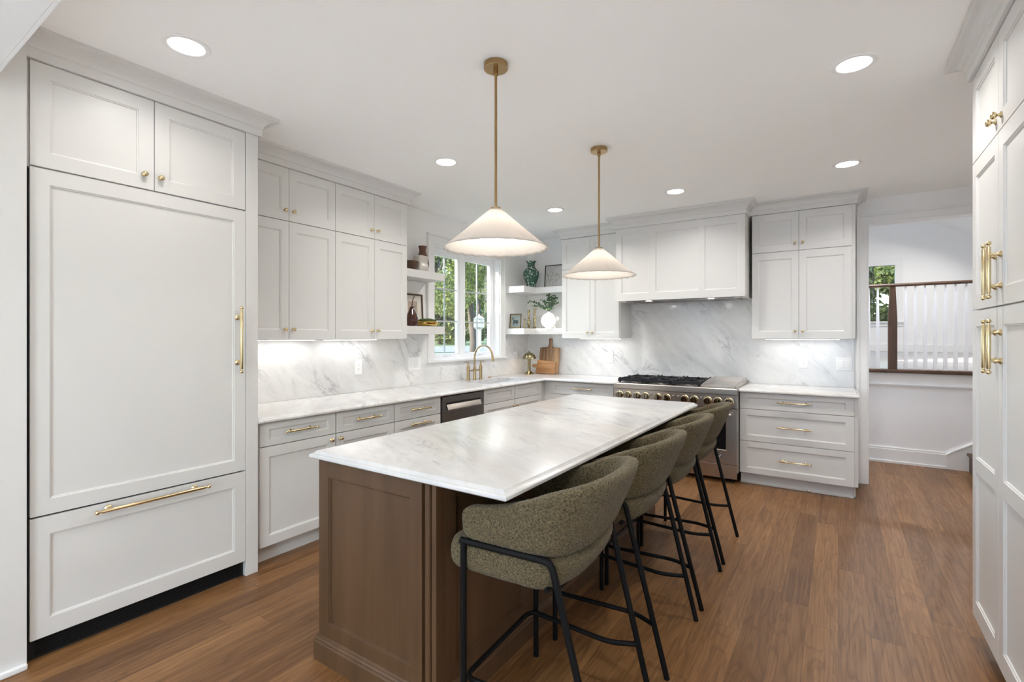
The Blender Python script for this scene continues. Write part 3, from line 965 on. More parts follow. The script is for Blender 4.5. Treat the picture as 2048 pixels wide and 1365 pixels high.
# ------------------------------------------------------------------ range
rg = back('range', 'wide stainless steel gas range with round knobs', 'range', -1.998, 4.97)
RW = 1.214
mb = MB(); mb.box(0, RW, .055, .74, .105, .8455); mb.box(.02, RW-.02, .10, .70, .03, .105)
mb.obj('body', 'steel', rg, .002)
mb = MB()      # cook top pan and bull-nose
mb.rings([[(x, .004, .846), (x, -.012, .849), (x, -.012, .901), (x, -.004, .908), (x, .74, .908), (x, .74, .846)] for x in (0, RW)])
mb.obj('cooktop', 'steel', rg, .002)
mb = MB()
mb.rings([[(x, .012, .715), (x, .0, .722), (x, .0, .8455), (x, .054, .8455), (x, .054, .715)] for x in (.002, RW-.002)])
cp = mb.obj('control_panel', 'steel', rg, .002)
kx = [.064, .153, .255, .343, .469, .561, .737, .830, .953, 1.044, 1.144]
for x in kx:
    mb = MB()
    mb.lathe([(.041, 0), (.041, -.004), (.037, -.008), (.033, -.008)], (0, 0, 0), 24, 'y')
    k = mb.obj('knob_bezel', 'brass', cp, smooth='auto'); k.location = (x, 0, .781)
    mb = MB()
    mb.lathe([(.034, -.0085), (.032, -.018), (.033, -.032), (.030, -.038), (.010, -.039), (0, -.039)], (0, 0, 0), 24, 'y')
    mb.box(-.007, .007, -.048, -.036, -.030, .030)
    k = mb.obj('knob', 'bronze', cp, .001, smooth='auto'); k.location = (x, 0, .781)
for x in (.406, .627, .676, .892):
    mb = MB(); mb.lathe([(.011, 0), (.011, -.005), (.008, -.009), (0, -.010)], (0, 0, 0), 16, 'y')
    k = mb.obj('button', 'steel', cp, smooth='auto'); k.location = (x, 0, .805)
mb = MB()
for i in range(5): mb.box(1.115+i*.013, 1.121+i*.013, -.0006, .0, .832, .8345)
mb.obj('dial_marks', 'slot', cp)
# oven doors
for nm, a, b in (('small_oven_door', .004, .424), ('oven_door', .430, RW-.004)):
    mb = front_mesh(b-a, .520, [(.090, b-a-.090, .130, .420)], .040)
    d = mb.obj(nm, 'steel', rg, .002); d.location = (a, .012, .188)
    mb = MB(); mb.box(.0985, b-a-.0985, .004, .0085, .1385, .4115); mb.obj('window', 'blackgloss', d)
    mb = MB()
    mb.tube([(.045, -.052, .475), (b-a-.045, -.052, .475)], .0125, 14)
    for x in (.065, b-a-.065): mb.box(x-.011, x+.011, -.052, .0, .462, .488)
    mb.obj('handle', 'steel', d, smooth='auto')
    if nm == 'oven_door':
        cx = (b-a)-.145
        mb = MB()
        mb.rings([[(cx-.022, y, .055), (cx+.022, y, .055), (cx+.022, y, .092), (cx+.006, y, .108), (cx-.022, y, .098)] for y in (-.0035, 0)])
        bd = mb.obj('badge', 'darksteel', d)
        mb = MB()
        mb.rings([[(cx-.014, y, .067), (cx-.010, y, .064), (cx+.006, y, .083), (cx+.003, y, .087)] for y in (-.0055, -.0036)])
        mb.box(cx-.004, cx+.008, -.0052, -.0036, .083, .086); mb.box(cx-.014, cx-.002, -.0052, -.0036, .064, .067)
        mb.obj('emblem', 'plate', bd)
mb = MB(); mb.box(.004, RW-.004, .016, .054, .108, .183); mb.obj('kick_panel', 'steel', rg, .002)
mb = MB()
for x in (.06, RW-.06):
    for y in (.12, .62): mb.lathe([(.022, 0), (.022, .012), (.014, .014), (.014, .05)], (x, y, 0), 12)
mb.obj('foot', 'black', rg)
# grates and burners (three pairs) and the griddle
def grate(x0):
    mb = MB(); w_, y0, y1, z0, z1 = .272, .045, .645, .909, .958
    for x in (x0, x0+w_-.024): mb.box(x, x+.024, y0, y1, z0+.008, z1-.004)
    for y in (y0, (y0+y1)/2-.008, y1-.016): mb.box(x0+.024, x0+w_-.024, y, y+.016, z0+.014, z1-.008)
    for cy in (y0+.155, y1-.155):
        cx = x0+w_/2
        for k in range(4):
            dx_, dy_ = ((1, 0), (0, 1), (-1, 0), (0, -1))[k]
            a, b = .038, .128
            xa, xb = sorted((cx+dx_*a-abs(dy_)*.007, cx+dx_*b+abs(dy_)*.007))
            ya, yb = sorted((cy+dy_*a-abs(dx_)*.007, cy+dy_*b+abs(dx_)*.007))
            mb.box(xa, xb, ya, yb, z0+.016, z1)
        for sx in (-1, 1):
            for sy in (-1, 1):
                mb.box(cx+sx*.122-.008, cx+sx*.122+.008, cy+sy*.13-.008, cy+sy*.13+.008, z0, z1+.004)
    return mb.obj('grate', 'iron', rg, .002)
for k in range(3):
    grate(.030+k*.282)
    for cy in (.200, .490):
        mb = MB(); cx = .030+k*.282+.136
        mb.lathe([(.050, .9085), (.050, .914), (.040, .918), (.040, .926)], (cx, cy, 0), 24)
        bu = mb.obj('burner', 'steel', rg, smooth='auto')
        mb = MB(); mb.lathe([(.036, .9265), (.038, .931), (.034, .936), (0, .937)], (cx, cy, 0), 24)
        mb.obj('burner_cap', 'iron', bu, smooth='auto')
mb = MB()
mb.box(.885, 1.195, .05, .66, .909, .917)
mb.rings([[(.878, y, .909), (.890, y, .909), (.890, y, z), (.878, y, z)] for y, z in ((.05, .925), (.30, .950), (.68, .968))])
mb.rings([[(1.188, y, .909), (1.200, y, .909), (1.200, y, z), (1.188, y, z)] for y, z in ((.05, .925), (.30, .950), (.68, .968))])
mb.box(.878, 1.200, .668, .682, .909, .968)
mb.obj('griddle', 'steel', rg, .0015)
mb = MB(); mb.box(0, RW, .725, .742, .908, .935); mb.obj('back_trim', 'steel', rg, .002)

# ------------------------------------------------------------------ stone
def edge_prof(z0, z1):
    return [(-.012, z0), (0, z0+.007), (.001, z0+.013), (0, z0+.018), (-.004, z0+.0215), (-.012, z0+.023), (-.0155, z0+.0265), (-.022, z1-.001), (-.028, z1)]
def slab(name, label, poly, flags, z0, z1, mat, topfaces=None, cat='countertop'):
    mb = MB()
    profile_ring(mb, poly, flags, edge_prof(z0, z1), True, topfaces is None)
    for f in topfaces or []: mb.face(f)
    o = mb.obj(name, mat)
    for p in o.data.polygons: p.use_smooth = True
    o.data.set_sharp_from_angle(angle=math.radians(24))
    return tag(o, label, cat)
CZ0, CZ1 = .8735, .905
cp_ = [(-2.868, 1.592), (-2.868, 5.040), (-2.000, 5.040), (-2.000, YS), (XS, YS), (XS, 1.592)]
fl = [1, 1, 0, 0, 0, 0]
tp = offset(cp_, fl, -.028)
hx0, hx1, hy0, hy1 = -3.365, -3.01, 4.10, 4.84       # sink cut-out
a, b = tp[0][0], tp[1][1]
R4 = lambda x0, x1, y0, y1: [(x0, y0, CZ1), (x1, y0, CZ1), (x1, y1, CZ1), (x0, y1, CZ1)]
tops = [R4(XS, a, 1.592, hy0), R4(XS, hx0, hy0, hy1), R4(hx1, a, hy0, hy1), R4(XS, a, hy1, b), R4(XS, -2.0, b, YS)]
zc = CZ0-.001
for p, q in (((hx0, hy0), (hx1, hy0)), ((hx1, hy0), (hx1, hy1)), ((hx1, hy1), (hx0, hy1)), ((hx0, hy1), (hx0, hy0))):
    tops.append([(p[0], p[1], CZ1), (q[0], q[1], CZ1), (q[0], q[1], zc), (p[0], p[1], zc)])
mb = MB()
rg_ = [[(x, y, z) for x, y in offset(cp_, fl, d_)] for d_, z in edge_prof(CZ0, CZ1)]
mb.rings(rg_, False, False)
for f in tops: mb.face(f)
o = mb.obj('countertop', 'counter', fix=False)
bm_ = bmesh.new(); bm_.from_mesh(o.data); bmesh.ops.remove_doubles(bm_, verts=bm_.verts, dist=1e-5); bmesh.ops.recalc_face_normals(bm_, faces=bm_.faces); bm_.to_mesh(o.data); bm_.free()
for p in o.data.polygons: p.use_smooth = True
o.data.set_sharp_from_angle(angle=math.radians(24))
tag(o, 'white marble countertop turning the corner from the refrigerator to the range', 'countertop')
slab('countertop', 'short white marble countertop right of the range', [(-.782, YS), (-.782, 5.040), (.152, 5.040), (.152, YS)], [0, 1, 1, 0], CZ0, CZ1, 'counter')

mb = MB()
mb.box(XW+.001, XS, 1.592, wy0-.105, .906, 1.42); mb.box(XW+.001, XS, wy1+.105, YW-.001, .906, 1.424); mb.box(XW+.001, XS, wy0-.106, wy1+.106, .906, wz0-.041)
tag(mb.obj('backsplash', 'splash', None), 'grey-veined marble backsplash on the sink window wall', 'backsplash')
mb = MB()
mb.box(XS, .128, YS, YW-.001, .906, 1.39); mb.box(XS, -2.83, YS, YW-.001, 1.39, 1.424); mb.box(-2.079, -.713, YS, YW-.001, 1.39, 1.80)
tag(mb.obj('backsplash', 'splash', None), 'grey-veined marble backsplash behind the range', 'backsplash')

# sink and tap
sk = thing('sink', 'undermount sink basin set into the marble below the window', 'sink', ((hx0+hx1)/2, (hy0+hy1)/2, 0))
A, B = (hx1-hx0)/2, (hy1-hy0)/2
def rrect(hx, hy, r, z, n=5):
    out = []
    for cx, cy, a0 in ((hx-r, hy-r, 0), (-hx+r, hy-r, PI/2), (-hx+r, -hy+r, PI), (hx-r, -hy+r, 3*PI/2)):
        for i in range(n+1):
            a_ = a0+PI/2*i/n
            out.append((cx+r*math.cos(a_), cy+r*math.sin(a_), z))
    return out
mb = MB()
mb.rings([rrect(A+.015, B+.015, .03, .872), rrect(A-.004, B-.004, .03, .8725), rrect(A-.006, B-.006, .03, .868), rrect(A-.012, B-.012, .04, .690), rrect(A-.05, B-.05, .05, .672), rrect(.03, .03, .0299, .668)], False, True)
mb.obj('basin', 'sinkwhite', sk, smooth='auto')
mb = MB(); mb.lathe([(.04, .6690), (.042, .6725), (.03, .6735), (0, .671)], (0, 0, 0), 20)
mb.obj('drain', 'faucet', sk, smooth='auto')
fc = thing('faucet', 'brass bridge faucet with a high arched spout', 'faucet', (-3.448, 4.412, .905))
mb = MB()
for y in (-.115, .115): mb.lathe([(.024, 0), (.024, .006), (.017, .010), (.017, .13), (.019, .132), (.019, .148), (.011, .165), (.009, .180), (.007, .200)], (0, y, 0), 18)
mb.tube([(0, -.115, .108), (0, .115, .108)], .009, 12)
mb.obj('bridge', 'faucet', fc, smooth='auto')
mb = MB()
pts = [(0, 0, .0), (0, 0, .255)]+[(.1275-.1275*math.cos(t), 0, .255+.1385*math.sin(t)) for t in [PI*i/14 for i in range(1, 13)]]
e = Vector(pts[-1]); pts += [tuple(e+Vector((.010, 0, -.05))), tuple(e+Vector((.018, 0, -.095)))]
mb.tube(pts, .0105, 14)
mb.lathe([(.022, 0), (.022, .006), (.0165, .01), (.0165, .135), (.013, .14), (.0105, .16)], (0, 0, 0), 18)
sp_ = mb.obj('spout', 'faucet', fc, smooth='auto')
mb = MB(); mb.tube([tuple(e+Vector((.006, 0, -.03))), tuple(e+Vector((.019, 0, -.100)))], .0135, 14); mb.obj('spray_head', 'faucet', sp_, smooth='auto')
for s in (-1, 1):
    mb = MB()
    mb.lathe([(.009, .197), (.011, .204), (.009, .211), (0, .212)], (0, s*.115, 0), 14)
    mb.tube([(0, s*.105, .204), (0, s*.165, .210), (0, s*.180, .207)], .0055, 10, .0045)
    mb.obj('lever', 'faucet', fc, smooth='auto')
mb = MB(); mb.lathe([(.020, 0), (.020, .005), (.013, .009), (.012, .016), (0, .017)], (0, 0, 0), 18)
o = mb.obj('sink_button', 'faucet', None, smooth='auto'); o.location = (-3.475, 4.735, .905)
tag(o, 'small brass push button on the marble right of the faucet', 'button')

# ------------------------------------------------------------------ island
isl = thing('kitchen_island', 'brown stained wooden kitchen island with recessed end panel', 'kitchen island', (-1.881, 1.31, 0))
IW, ID, IH = .681, 2.465, .870
mb = MB(); mb.box(.02, IW-.021, .021, ID-.021, .02, IH); mb.obj('body', 'walnut', isl)
def wfront(nm, w_, h_, panels, loc, rz):
    o = front_mesh(w_, h_, panels, .02).obj(nm, 'walnut', isl, .0015)
    o.location = loc; o.rotation_euler = (0, 0, rz)
    return o
z0 = .085
wfront('end_panel', .612, IH-z0, [(.066, .552, .084, .712)], (0, 0, z0), 0)
# corner post with beads
mb = MB()
mb.box(.618, .632, .010, .05, z0, IH)
mb.rings([[(.640+.011*math.cos(t), .009-.011*math.sin(t), z) for t in [PI*i/8 for i in range(9)]]+[(.629, .05, z), (.651, .05, z)] for z in (z0, IH)])
mb.box(.652, .659, .012, .05, z0, IH)
mb.box(.660, IW, .002, .05, z0, IH)
mb.obj('corner_post', 'walnut', isl, .001)
# seating side: four panelled fronts facing the stools
pw_ = (ID-.06)/4
for k in range(4):
    wfront('side_panel', pw_-.003, IH-z0, [(.062, pw_-.065, .084, .712)], (IW, .052+k*pw_, z0), PI/2)
for k in range(4):     # working side: doors
    o = wfront('door', pw_-.003, IH-z0-.02, [(.062, pw_-.065, .07, .70)], (0, .035+(k+1)*pw_, z0+.02), -PI/2)
mb = MB(); pl = [(0, 0), (IW, 0), (IW, ID), (0, ID)]
profile_ring(mb, pl, [1, 1, 1, 1], [(-.03, 0), (.016, 0), (.016, .078), (.013, .084), (.012, .092), (.008, .098), (.006, .106), (.001, .110), (-.03, .110)])
mb.obj('plinth', 'walnut', isl, .0008)
wfront('end_panel', .612, IH-z0, [(.066, .552, .084, .712)], (IW-.03, ID, z0), PI)
slab('island_countertop', 'large white marble island top with moulded edge', [(-1.903, 1.278), (-.873, 1.278), (-.873, 3.815), (-1.903, 3.815)], [1, 1, 1, 1], .871, .906, 'islandtop')

# ------------------------------------------------------------------ counter stools
def soft(o, lvl=3, strength=.0045):
    s = o.modifiers.new('sub', 'SUBSURF'); s.levels = 2; s.render_levels = lvl
    t = bpy.data.textures.get('loops') or bpy.data.textures.new('loops', 'CLOUDS')
    t.noise_scale = .0065; t.noise_depth = 1
    d = o.modifiers.new('loops', 'DISPLACE'); d.texture = t; d.strength = strength; d.mid_level = .5; d.texture_coords = 'LOCAL'
    for p in o.data.polygons: p.use_smooth = True

def make_stool():
    root = thing('counter_stool', 'x', 'stool', (0, 0, 0), 0, 'stools along the island')
    # wrap-around back and arms
    half = []
    for i in range(9): half.append((-.275+.275*i/8, .272))
    for i in range(1, 13):
        a = PI/2*i/12
        half.append((.158*math.sin(a)**.78, .272*math.cos(a)**.78))
    path = [(x, -y) for x, y in half]+[(x, y) for x, y in reversed(half[:-1])]
    n = len(path)
    rings = []
    def station(p, nrm, tip):
        x, y = p
        t = max(0, min(1, (x+.275)/.433))
        zt = .818+.140*t**1.9
        zb = .700
        lean = .012+.080*t**2*max(0, nrm[0])**1.3+.02*t
        th, h = .060*tip, (zt-zb)*(.22+.78*tip)
        zc = (zt+zb)/2
        out = []
        for k in range(20):
            a = 2*PI*k/20
            cu, sv = math.cos(a), math.sin(a)
            du = math.copysign(abs(cu)**.55, cu)*th/2
            dv = math.copysign(abs(sv)**.42, sv)*h/2
            z = zc+dv
            f = max(0, (z-zb)/(.958-zb))
            nn = du+lean*f-.03
            out.append((x+nrm[0]*nn, y+nrm[1]*nn, z))
        return out
    for i, p in enumerate(path):
        a = path[max(i-1, 0)]; b = path[min(i+1, n-1)]
        tx, ty = b[0]-a[0], b[1]-a[1]
        l = math.hypot(tx, ty); nrm = (ty/l, -tx/l)
        if i in (0, n-1):
            for q in ((.0, .15), (.003, .34), (.009, .55), (.020, .76), (.036, .92))[::1 if i == 0 else -1]:
                rings.append(station((p[0]+q[0]+.008, p[1]), nrm, q[1]))
        elif i in (1, n-2):
            rings.append(station((p[0]+.028, p[1]), nrm, 1))
        else:
            rings.append(station(p, nrm, 1))
    mb = MB(); mb.rings(rings)
    soft(mb.obj('backrest', 'boucle', root))
    # seat cushion
    def outline(ins, xb, z):
        pts = []
        hw_ = .264-ins
        for i in range(5):
            a = PI/2*i/4
            pts.append((-.336+ins+.055*(1-math.sin(a)), -hw_+.055*(1-math.cos(a)), z))
        pts = pts[::-1]
        for i in range(0, 13):
            a = PI*i/12-PI/2
            c, s = math.cos(a), math.sin(a)
            pts.append(((xb-ins)*abs(c)**.75, math.copysign(hw_*abs(s)**.75, s), z))
        for i in range(5):
            a = PI/2*i/4
            pts.append((-.336+ins+.055*(1-math.sin(a)), hw_-.055*(1-math.cos(a)), z))
        return pts
    mb = MB()
    mb.rings([outline(.10, .10, .580), outline(.03, .10, .581), outline(.008, .112, .592), outline(0, .130, .615), outline(0, .150, .655), outline(.006, .165, .685), outline(.03, .165, .703), outline(.10, .16, .708)])
    soft(mb.obj('seat', 'boucle', root))
    for s in (-1, 1):
        mb = MB()
        mb.tube([(-.25, s*.267, 0), (-.25, s*.267, .694)], .0115, 12)
        mb.obj('leg', 'black', root, smooth='auto')
        mb = MB()
        mb.tube(fillet([(.02, s*.262, .696), (.082, s*.2615, .696), (.257, s*.247, 0)], .045, 8), .0115, 12)
        mb.obj('leg', 'black', root, smooth='auto')
        mb = MB()
        mb.tube([(-.2615, s*.267, .696), (.03, s*.262, .696)], .0115, 12)
        mb.obj('arm_rail', 'black', root, smooth='auto')
    mb = MB()
    for x, y in ((-.25, .262), (.060, .250)):
        mb = MB(); mb.tube([(x, -y, .597), (x, y, .597)], .009, 10)
        mb.obj('seat_support', 'black', root, smooth='auto')
    mb = MB()
    zf = .205
    mb.tube(fillet([(.205, -.250, zf), (.105, -.206, zf), (-.265, -.243, zf), (-.265, .243, zf), (.105, .206, zf), (.205, .250, zf)], .05, 7), .0095, 12)
    mb.obj('footrest', 'black', root, smooth='auto')
    return root

first = make_stool()
stools = [(-.838, 1.592, 3.0, 'olive fabric counter stool nearest the viewer at the island corner'),
          (-.838, 2.262, 0.0, 'olive fabric counter stool second from the viewer along the island'),
          (-.838, 2.866, 0.4, 'olive fabric counter stool third from the viewer along the island'),
          (-.842, 3.472, 0.0, 'olive fabric counter stool at the far end of the island nearest the range')]
for i, (x, y, a, lb) in enumerate(stools):
    o = first if i == 0 else copy_tree(first)
    o.location = (x, y, 0); o.rotation_euler = (0, 0, math.radians(a)); o['label'] = lb

# ------------------------------------------------------------------ pendants
def pendant(x, y, label):
    t = thing('pendant_lamp', label, 'pendant lamp', (x, y, ZC), 0, 'pendants over the island')
    mb = MB(); mb.lathe([(.0575, 0), (.0575, -.024), (.055, -.027), (0, -.027)], (0, 0, 0), 36)
    mb.obj('canopy', 'antique', t, smooth='auto')
    mb = MB(); mb.lathe([(.011, -.027), (.011, -.055), (.0065, -.058), (.0065, -.690)], (0, 0, 0), 14)
    mb.lathe([(.024, -.686), (.022, -.693), (.010, -.694)], (0, 0, 0), 20)
    mb.obj('stem', 'antique', t, smooth='auto')
    n, NS = 24, 24*10
    mb = MB(); rings = []
    for j in range(19):
        u = j/18
        r = .020+.228*u**.96
        z = -.692-.192*u-.004*math.sin(PI*u)
        ring = []
        for k in range(NS):
            a = 2*PI*k/NS
            w_ = abs(math.cos(a*n/2))
            amp = .0100*u
            fl_ = max(0, u-.9)*10
            ring.append(((r-amp*(1-w_)+.004*fl_)*math.cos(a), (r-amp*(1-w_)+.004*fl_)*math.sin(a), z+.0042*u*(1-w_)))
        rings.append(ring)
    mb.rings(rings, False, False)
    s = mb.obj('shade', 'shade', t, smooth='auto')
    sm = s.modifiers.new('thick', 'SOLIDIFY'); sm.thickness = .0025
    mb = MB(); mb.lathe([(.018, -.70), (.018, -.745), (.014, -.75)], (0, 0, 0), 16); mb.obj('socket', 'antique', t, smooth='auto')
    mb = MB(); mb.sphere((0, 0, -.785), .032, 10); mb.obj('bulb', 'bulb', t, smooth=True)
    d = bpy.data.lights.new('bulb_glow', 'POINT'); d.energy = LIGHT_PENDANT; d.shadow_soft_size = .034; d.color = (1, .93, .84)
    o = bpy.data.objects.new('bulb_glow', d); COL.objects.link(o); o.parent = t; o.location = (0, 0, -.845)
pendant(-1.359, 1.903, 'white pleated pendant lamp on brass rod, the nearer of the two over the island')
pendant(-1.376, 3.153, 'white pleated pendant lamp on brass rod, the farther of the two over the island')

# ------------------------------------------------------------------ recessed lights
def can(x, y, label, z=ZC, pw=LIGHT_CAN, group='recessed ceiling lights', ry=0):
    t = thing('recessed_light', label, 'ceiling light', (x, y, z), 0, group)
    t.rotation_euler = (0, ry, 0)
    mb = MB(); mb.lathe([(.070, .0), (.070, -.003), (.074, -.0055), (.092, -.004), (.095, -.001), (.095, 0)], (0, 0, 0), 48, cap0=False, cap1=False)
    mb.obj('trim_ring', 'plate', t, smooth='auto')
    mb = MB(); mb.lathe([(.0695, -.0005), (.0695, -.0025), (0, -.0025)], (0, 0, 0), 48)
    mb.obj('diffuser', 'lamp', t)
    area('lamp_glow', (0, 0, -.007), .135, .135, pw, (1, .965, .92), "DISK", parent=t, spread=145)
for x, y, lb, k_ in ((-2.427, 1.019, 'recessed ceiling light above the refrigerator front', 0.32),
                 (-2.431, 2.766, 'recessed ceiling light left of the nearer pendant rod', .85),
                 (-2.420, 4.434, 'recessed ceiling light between the two pendant rods, near the sink window', 1.35),
                 (-1.213, 4.467, 'recessed ceiling light above the range hood', .72),
                 (.056, 4.471, 'recessed ceiling light above the cabinet right of the hood', 1.1),
                 (.063, 2.849, 'large recessed ceiling light at upper right near the pantry', .9),
                 (.063, 1.10, 'recessed ceiling light beside the pantry, outside the picture', 0.8)):
    can(x, y, lb, pw=LIGHT_CAN*k_)
for x, y in ((-2.0, -.8), (.4, -.8), (-2.0, -2.3), (.4, -2.3)):  # unseen lamps added to brighten the near room and kitchen
    can(x, y, 'unseen ceiling lamp added in the room in front to brighten the kitchen', 2.78, LIGHT_CAN, 'added lamps of the unseen room in front')
can(2.33, 13.3, 'recessed light on the sloped ceiling of the raised room', 4.20-(2.33-1.6)*.5412-.001, 22, None, math.atan(.5412))
can(3.0, 9.6, 'unseen lamp added on the sloped ceiling of the raised room', 4.20-(3.0-1.6)*.5412-.001, 22, None, math.atan(.5412))  # unseen lamp added to brighten the raised room
can(.6, 9.5, 'unseen lamp added on the flat ceiling of the raised room', 4.192, 24, None)  # another unseen lamp added for the same room
can(.4, 6.3, 'unseen lamp added above the stair hall', 4.190, 15, None)  # unseen lamp added to brighten the hall

# ------------------------------------------------------------------ outlets and switches
def plate(name, label, cat, loc, rz, w_, h_, kind):
    t = thing(name, label, cat, loc, rz)
    mb = MB(); mb.box(-w_/2, w_/2, -.006, 0, -h_/2, h_/2); mb.obj('cover_plate', 'plate', t, .002)
    cols = [0] if w_ < .1 else [-.023, .023]
    for cx in cols:
        if kind == 'outlet':
            mb = MB(); mb.box(cx-.0165, cx+.0165, -.0075, -.0062, -.033, .033); f = mb.obj('receptacle', 'plate', t, .001)
            mb = MB()
            for z in (-.018, .018):
                mb.box(cx-.008, cx-.0055, -.0079, -.0076, z-.002, z+.007); mb.box(cx+.0055, cx+.008, -.0079, -.0076, z-.002, z+.005)
                mb.box(cx-.002, cx+.002, -.0079, -.0076, z-.010, z-.006)
            mb.obj('slots', 'slot', f)
        else:
            mb = MB()
            mb.rings([[(x, -.0062, -.033), (x, -.0125, -.033), (x, -.0075, .033), (x, -.0062, .033)] for x in (cx-.0165, cx+.0165)])
            mb.obj('rocker', 'plate', t, .001)
    return t
plate('outlet', 'white wall outlet on the marble below the left wall cabinets', 'outlet', (XS, 2.863, 1.127), PI/2, .076, .130, 'outlet')
plate('light_switch', 'wide white double switch plate left of the sink window', 'switch', (XS, 3.560, 1.128), PI/2, .170, .128, 'switch')
plate('outlet', 'white wall plate in the corner between sink window and brass lamp', 'outlet', (XS, 5.393, 1.134), PI/2, .100, .128, 'outlet')
plate('outlet', 'white wall outlet on the marble just left of the range', 'outlet', (-2.347, YS, 1.135), 0, .080, .126, 'outlet')
plate('outlet', 'white wall outlet on the marble right of the range', 'outlet', (-.289, YS, 1.144), 0, .076, .122, 'outlet')
plate('light_switch', 'white double light switch beside the doorway casing', 'switch', (.047, YS, 1.133), 0, .126, .126, 'switch')

plate('outlet', 'tiny white outlet on the distant gable wall behind the balusters', 'outlet', (1.60, 15.0, 1.43), 0, .076, .12, 'outlet')

# ------------------------------------------------------------------ pantry at the right edge
pt = thing('pantry_cabinet', 'tall white pantry cabinet with brass bar handles at right edge', 'cabinet', (.52, 3.081, 0), -PI/2)
mb = MB(); mb.box(0, .888, .0212, .635, .112, 2.589); mb.box(0, .888, .085, .635, 0, .112); mb.obj('body', 'cab', pt, .001)
for a, b, s in ((.002, .4445, 1), (.4475, .886, 0)):
    w_ = b-a
    kx = w_-.038 if s else .038
    d = front('door', a, b, .115, 1.514, pt, panels=[(.060, w_-.060, .078, .669), (.060, w_-.060, .733, 1.330)]); pull(d, kx, 1.245, .215, True, .0070, .036)
    d = front('door', a, b, 1.521, 2.193, pt, .060, .068); pull(d, kx, .135, .225, True, .0070, .036)
    d = front('door', a, b, 2.199, 2.586, pt, .060, .068); knob(d, kx, .050, .0145, .032)
p2 = thing('pantry_cabinet', 'tall white pantry cabinet nearer the viewer, beyond the right edge', 'cabinet', (.52, 2.19, 0), -PI/2)
mb = MB(); mb.box(0, .9, .0, .635, .112, 2.589); mb.box(0, .9, .085, .635, 0, .112); mb.obj('body', 'cab', p2, .001)
crown('trim_8', [(.52, 1.29), (.52, 3.081), (1.155, 3.081), (1.155, 1.29)], [1, 1, 0, 0], 2.589, 'white crown moulding above the pantry cabinet')

# ------------------------------------------------------------------ floating shelves
def shelf(label, poly, z0, z1):
    mb = MB(); mb.rings([[(x, y, z) for x, y in poly] for z in (z0, z1)])
    return tag(mb.obj('floating_shelf', 'cab', None, .002), label, 'shelf')
SL = [(-3.558, 3.159), (-3.305, 3.159), (-3.305, 3.743), (-3.558, 3.743)]
ZU, ZL = 2.030, 1.497
shelf('thick white upper floating shelf left of the sink window', SL, 1.956, ZU)
shelf('thick white lower floating shelf left of the sink window', SL, 1.421, ZL)
SR = [(-3.558, 5.168), (-3.261, 5.168), (-3.261, 5.455), (-2.829, 5.455), (-2.829, 5.733), (-3.558, 5.733)]
shelf('white upper corner shelf right of the sink window', SR, 1.955, ZU+.004)
shelf('white lower corner shelf right of the sink window', SR, 1.425, 1.500)
ZU2, ZL2 = ZU+.004, 1.500

def turned(name, mat, label, cat, loc, prof, seg=28):
    mb = MB(); mb.lathe(prof, (0, 0, 0), seg)
    o = mb.obj(name, mat, None, smooth='auto'); o.location = loc
    return tag(o, label, cat)

# left upper shelf
turned('vase', 'terracotta', 'brown clay bottle vase at the back of the upper left shelf', 'vase', (-3.475, 3.600, ZU),
       [(.040, 0), (.055, .01), (.066, .07), (.066, .105), (.058, .15), (.040, .20), (.033, .225), (.034, .245), (.043, .275), (.036, .276), (.028, .23), (.02, .1), (0, .1)])
v = thing('vase', 'cream glazed square vase with dark edges on the upper left shelf', 'vase', (-3.385, 3.483, ZU))
mb = MB()
mb.rings([rrect(.052*k, .060*k, .018*k, z) for k, z in ((.98, 0), (1.05, .012), (1.08, .045), (1.0, .065), (.92, .080), (.95, .11), (.98, .150), (.93, .152), (.86, .12), (.82, .02))], True, True)
mb.obj('vessel', 'whiteclay', v, smooth='auto')
b_ = turned('bowl', 'darkwood', 'small dark wooden bowl at the end of the upper left shelf', 'bowl', (-3.375, 3.345, ZU),
       [(.030, 0), (.034, .004), (.058, .035), (.070, .075), (.072, .083), (.066, .083), (.052, .04), (.02, .012), (0, .012)])
# left lower shelf
fp_ = thing('framed_picture', 'framed print of bird sketches leaning on the lower left shelf', 'picture', (-3.535, 3.525, ZL), PI/2)
fp_.rotation_euler = (math.radians(-3), 0, PI/2)
def picture(t, w_, h_, fw, depth, fmat, matw, mmat, bmat):
    mb = MB()
    mb.box(-w_/2, w_/2, -depth, 0, 0, fw); mb.box(-w_/2, w_/2, -depth, 0, h_-fw, h_)
    mb.box(-w_/2, -w_/2+fw, -depth, 0, fw, h_-fw); mb.box(w_/2-fw, w_/2, -depth, 0, fw, h_-fw)
    mb.obj('frame', fmat, t, .001)
    if matw:
        mb = MB(); mb.box(-w_/2+fw, w_/2-fw, -depth*.5, -.002, fw, h_-fw); mb.obj('mat', mmat, t)
    i = fw+matw
    mb = MB(); mb.box(-w_/2+i, w_/2-i, -depth*.5-.0008, -.001, i, h_-i)
    return mb.obj('print', bmat, t)
pr = picture(fp_, .275, .328, .016, .018, 'darkwood', .058, 'mat', 'paper')
mb = MB()
def ink(mb, pts, r=.0012, y=-.0108): mb.tube([(x, y, z) for x, z in pts], r, 5)
for cx, cz, s in ((-.01, .215, 1), (.028, .195, .9), (-.035, .150, .8), (.032, .140, 1)):
    ink(mb, [(cx-.020*s, cz+.018*s), (cx-.006*s, cz), (cx, cz-.010*s), (cx+.008*s, cz+.004*s), (cx+.022*s, cz+.012*s)])
    ink(mb, [(cx-.004*s, cz+.002*s), (cx+.002*s, cz+.028*s)], .001)
    ink(mb, [(cx-.012*s, cz-.012*s), (cx, cz-.010*s), (cx+.014*s, cz-.014*s)], .0016)
mb.obj('bird_sketch', 'ink', pr)
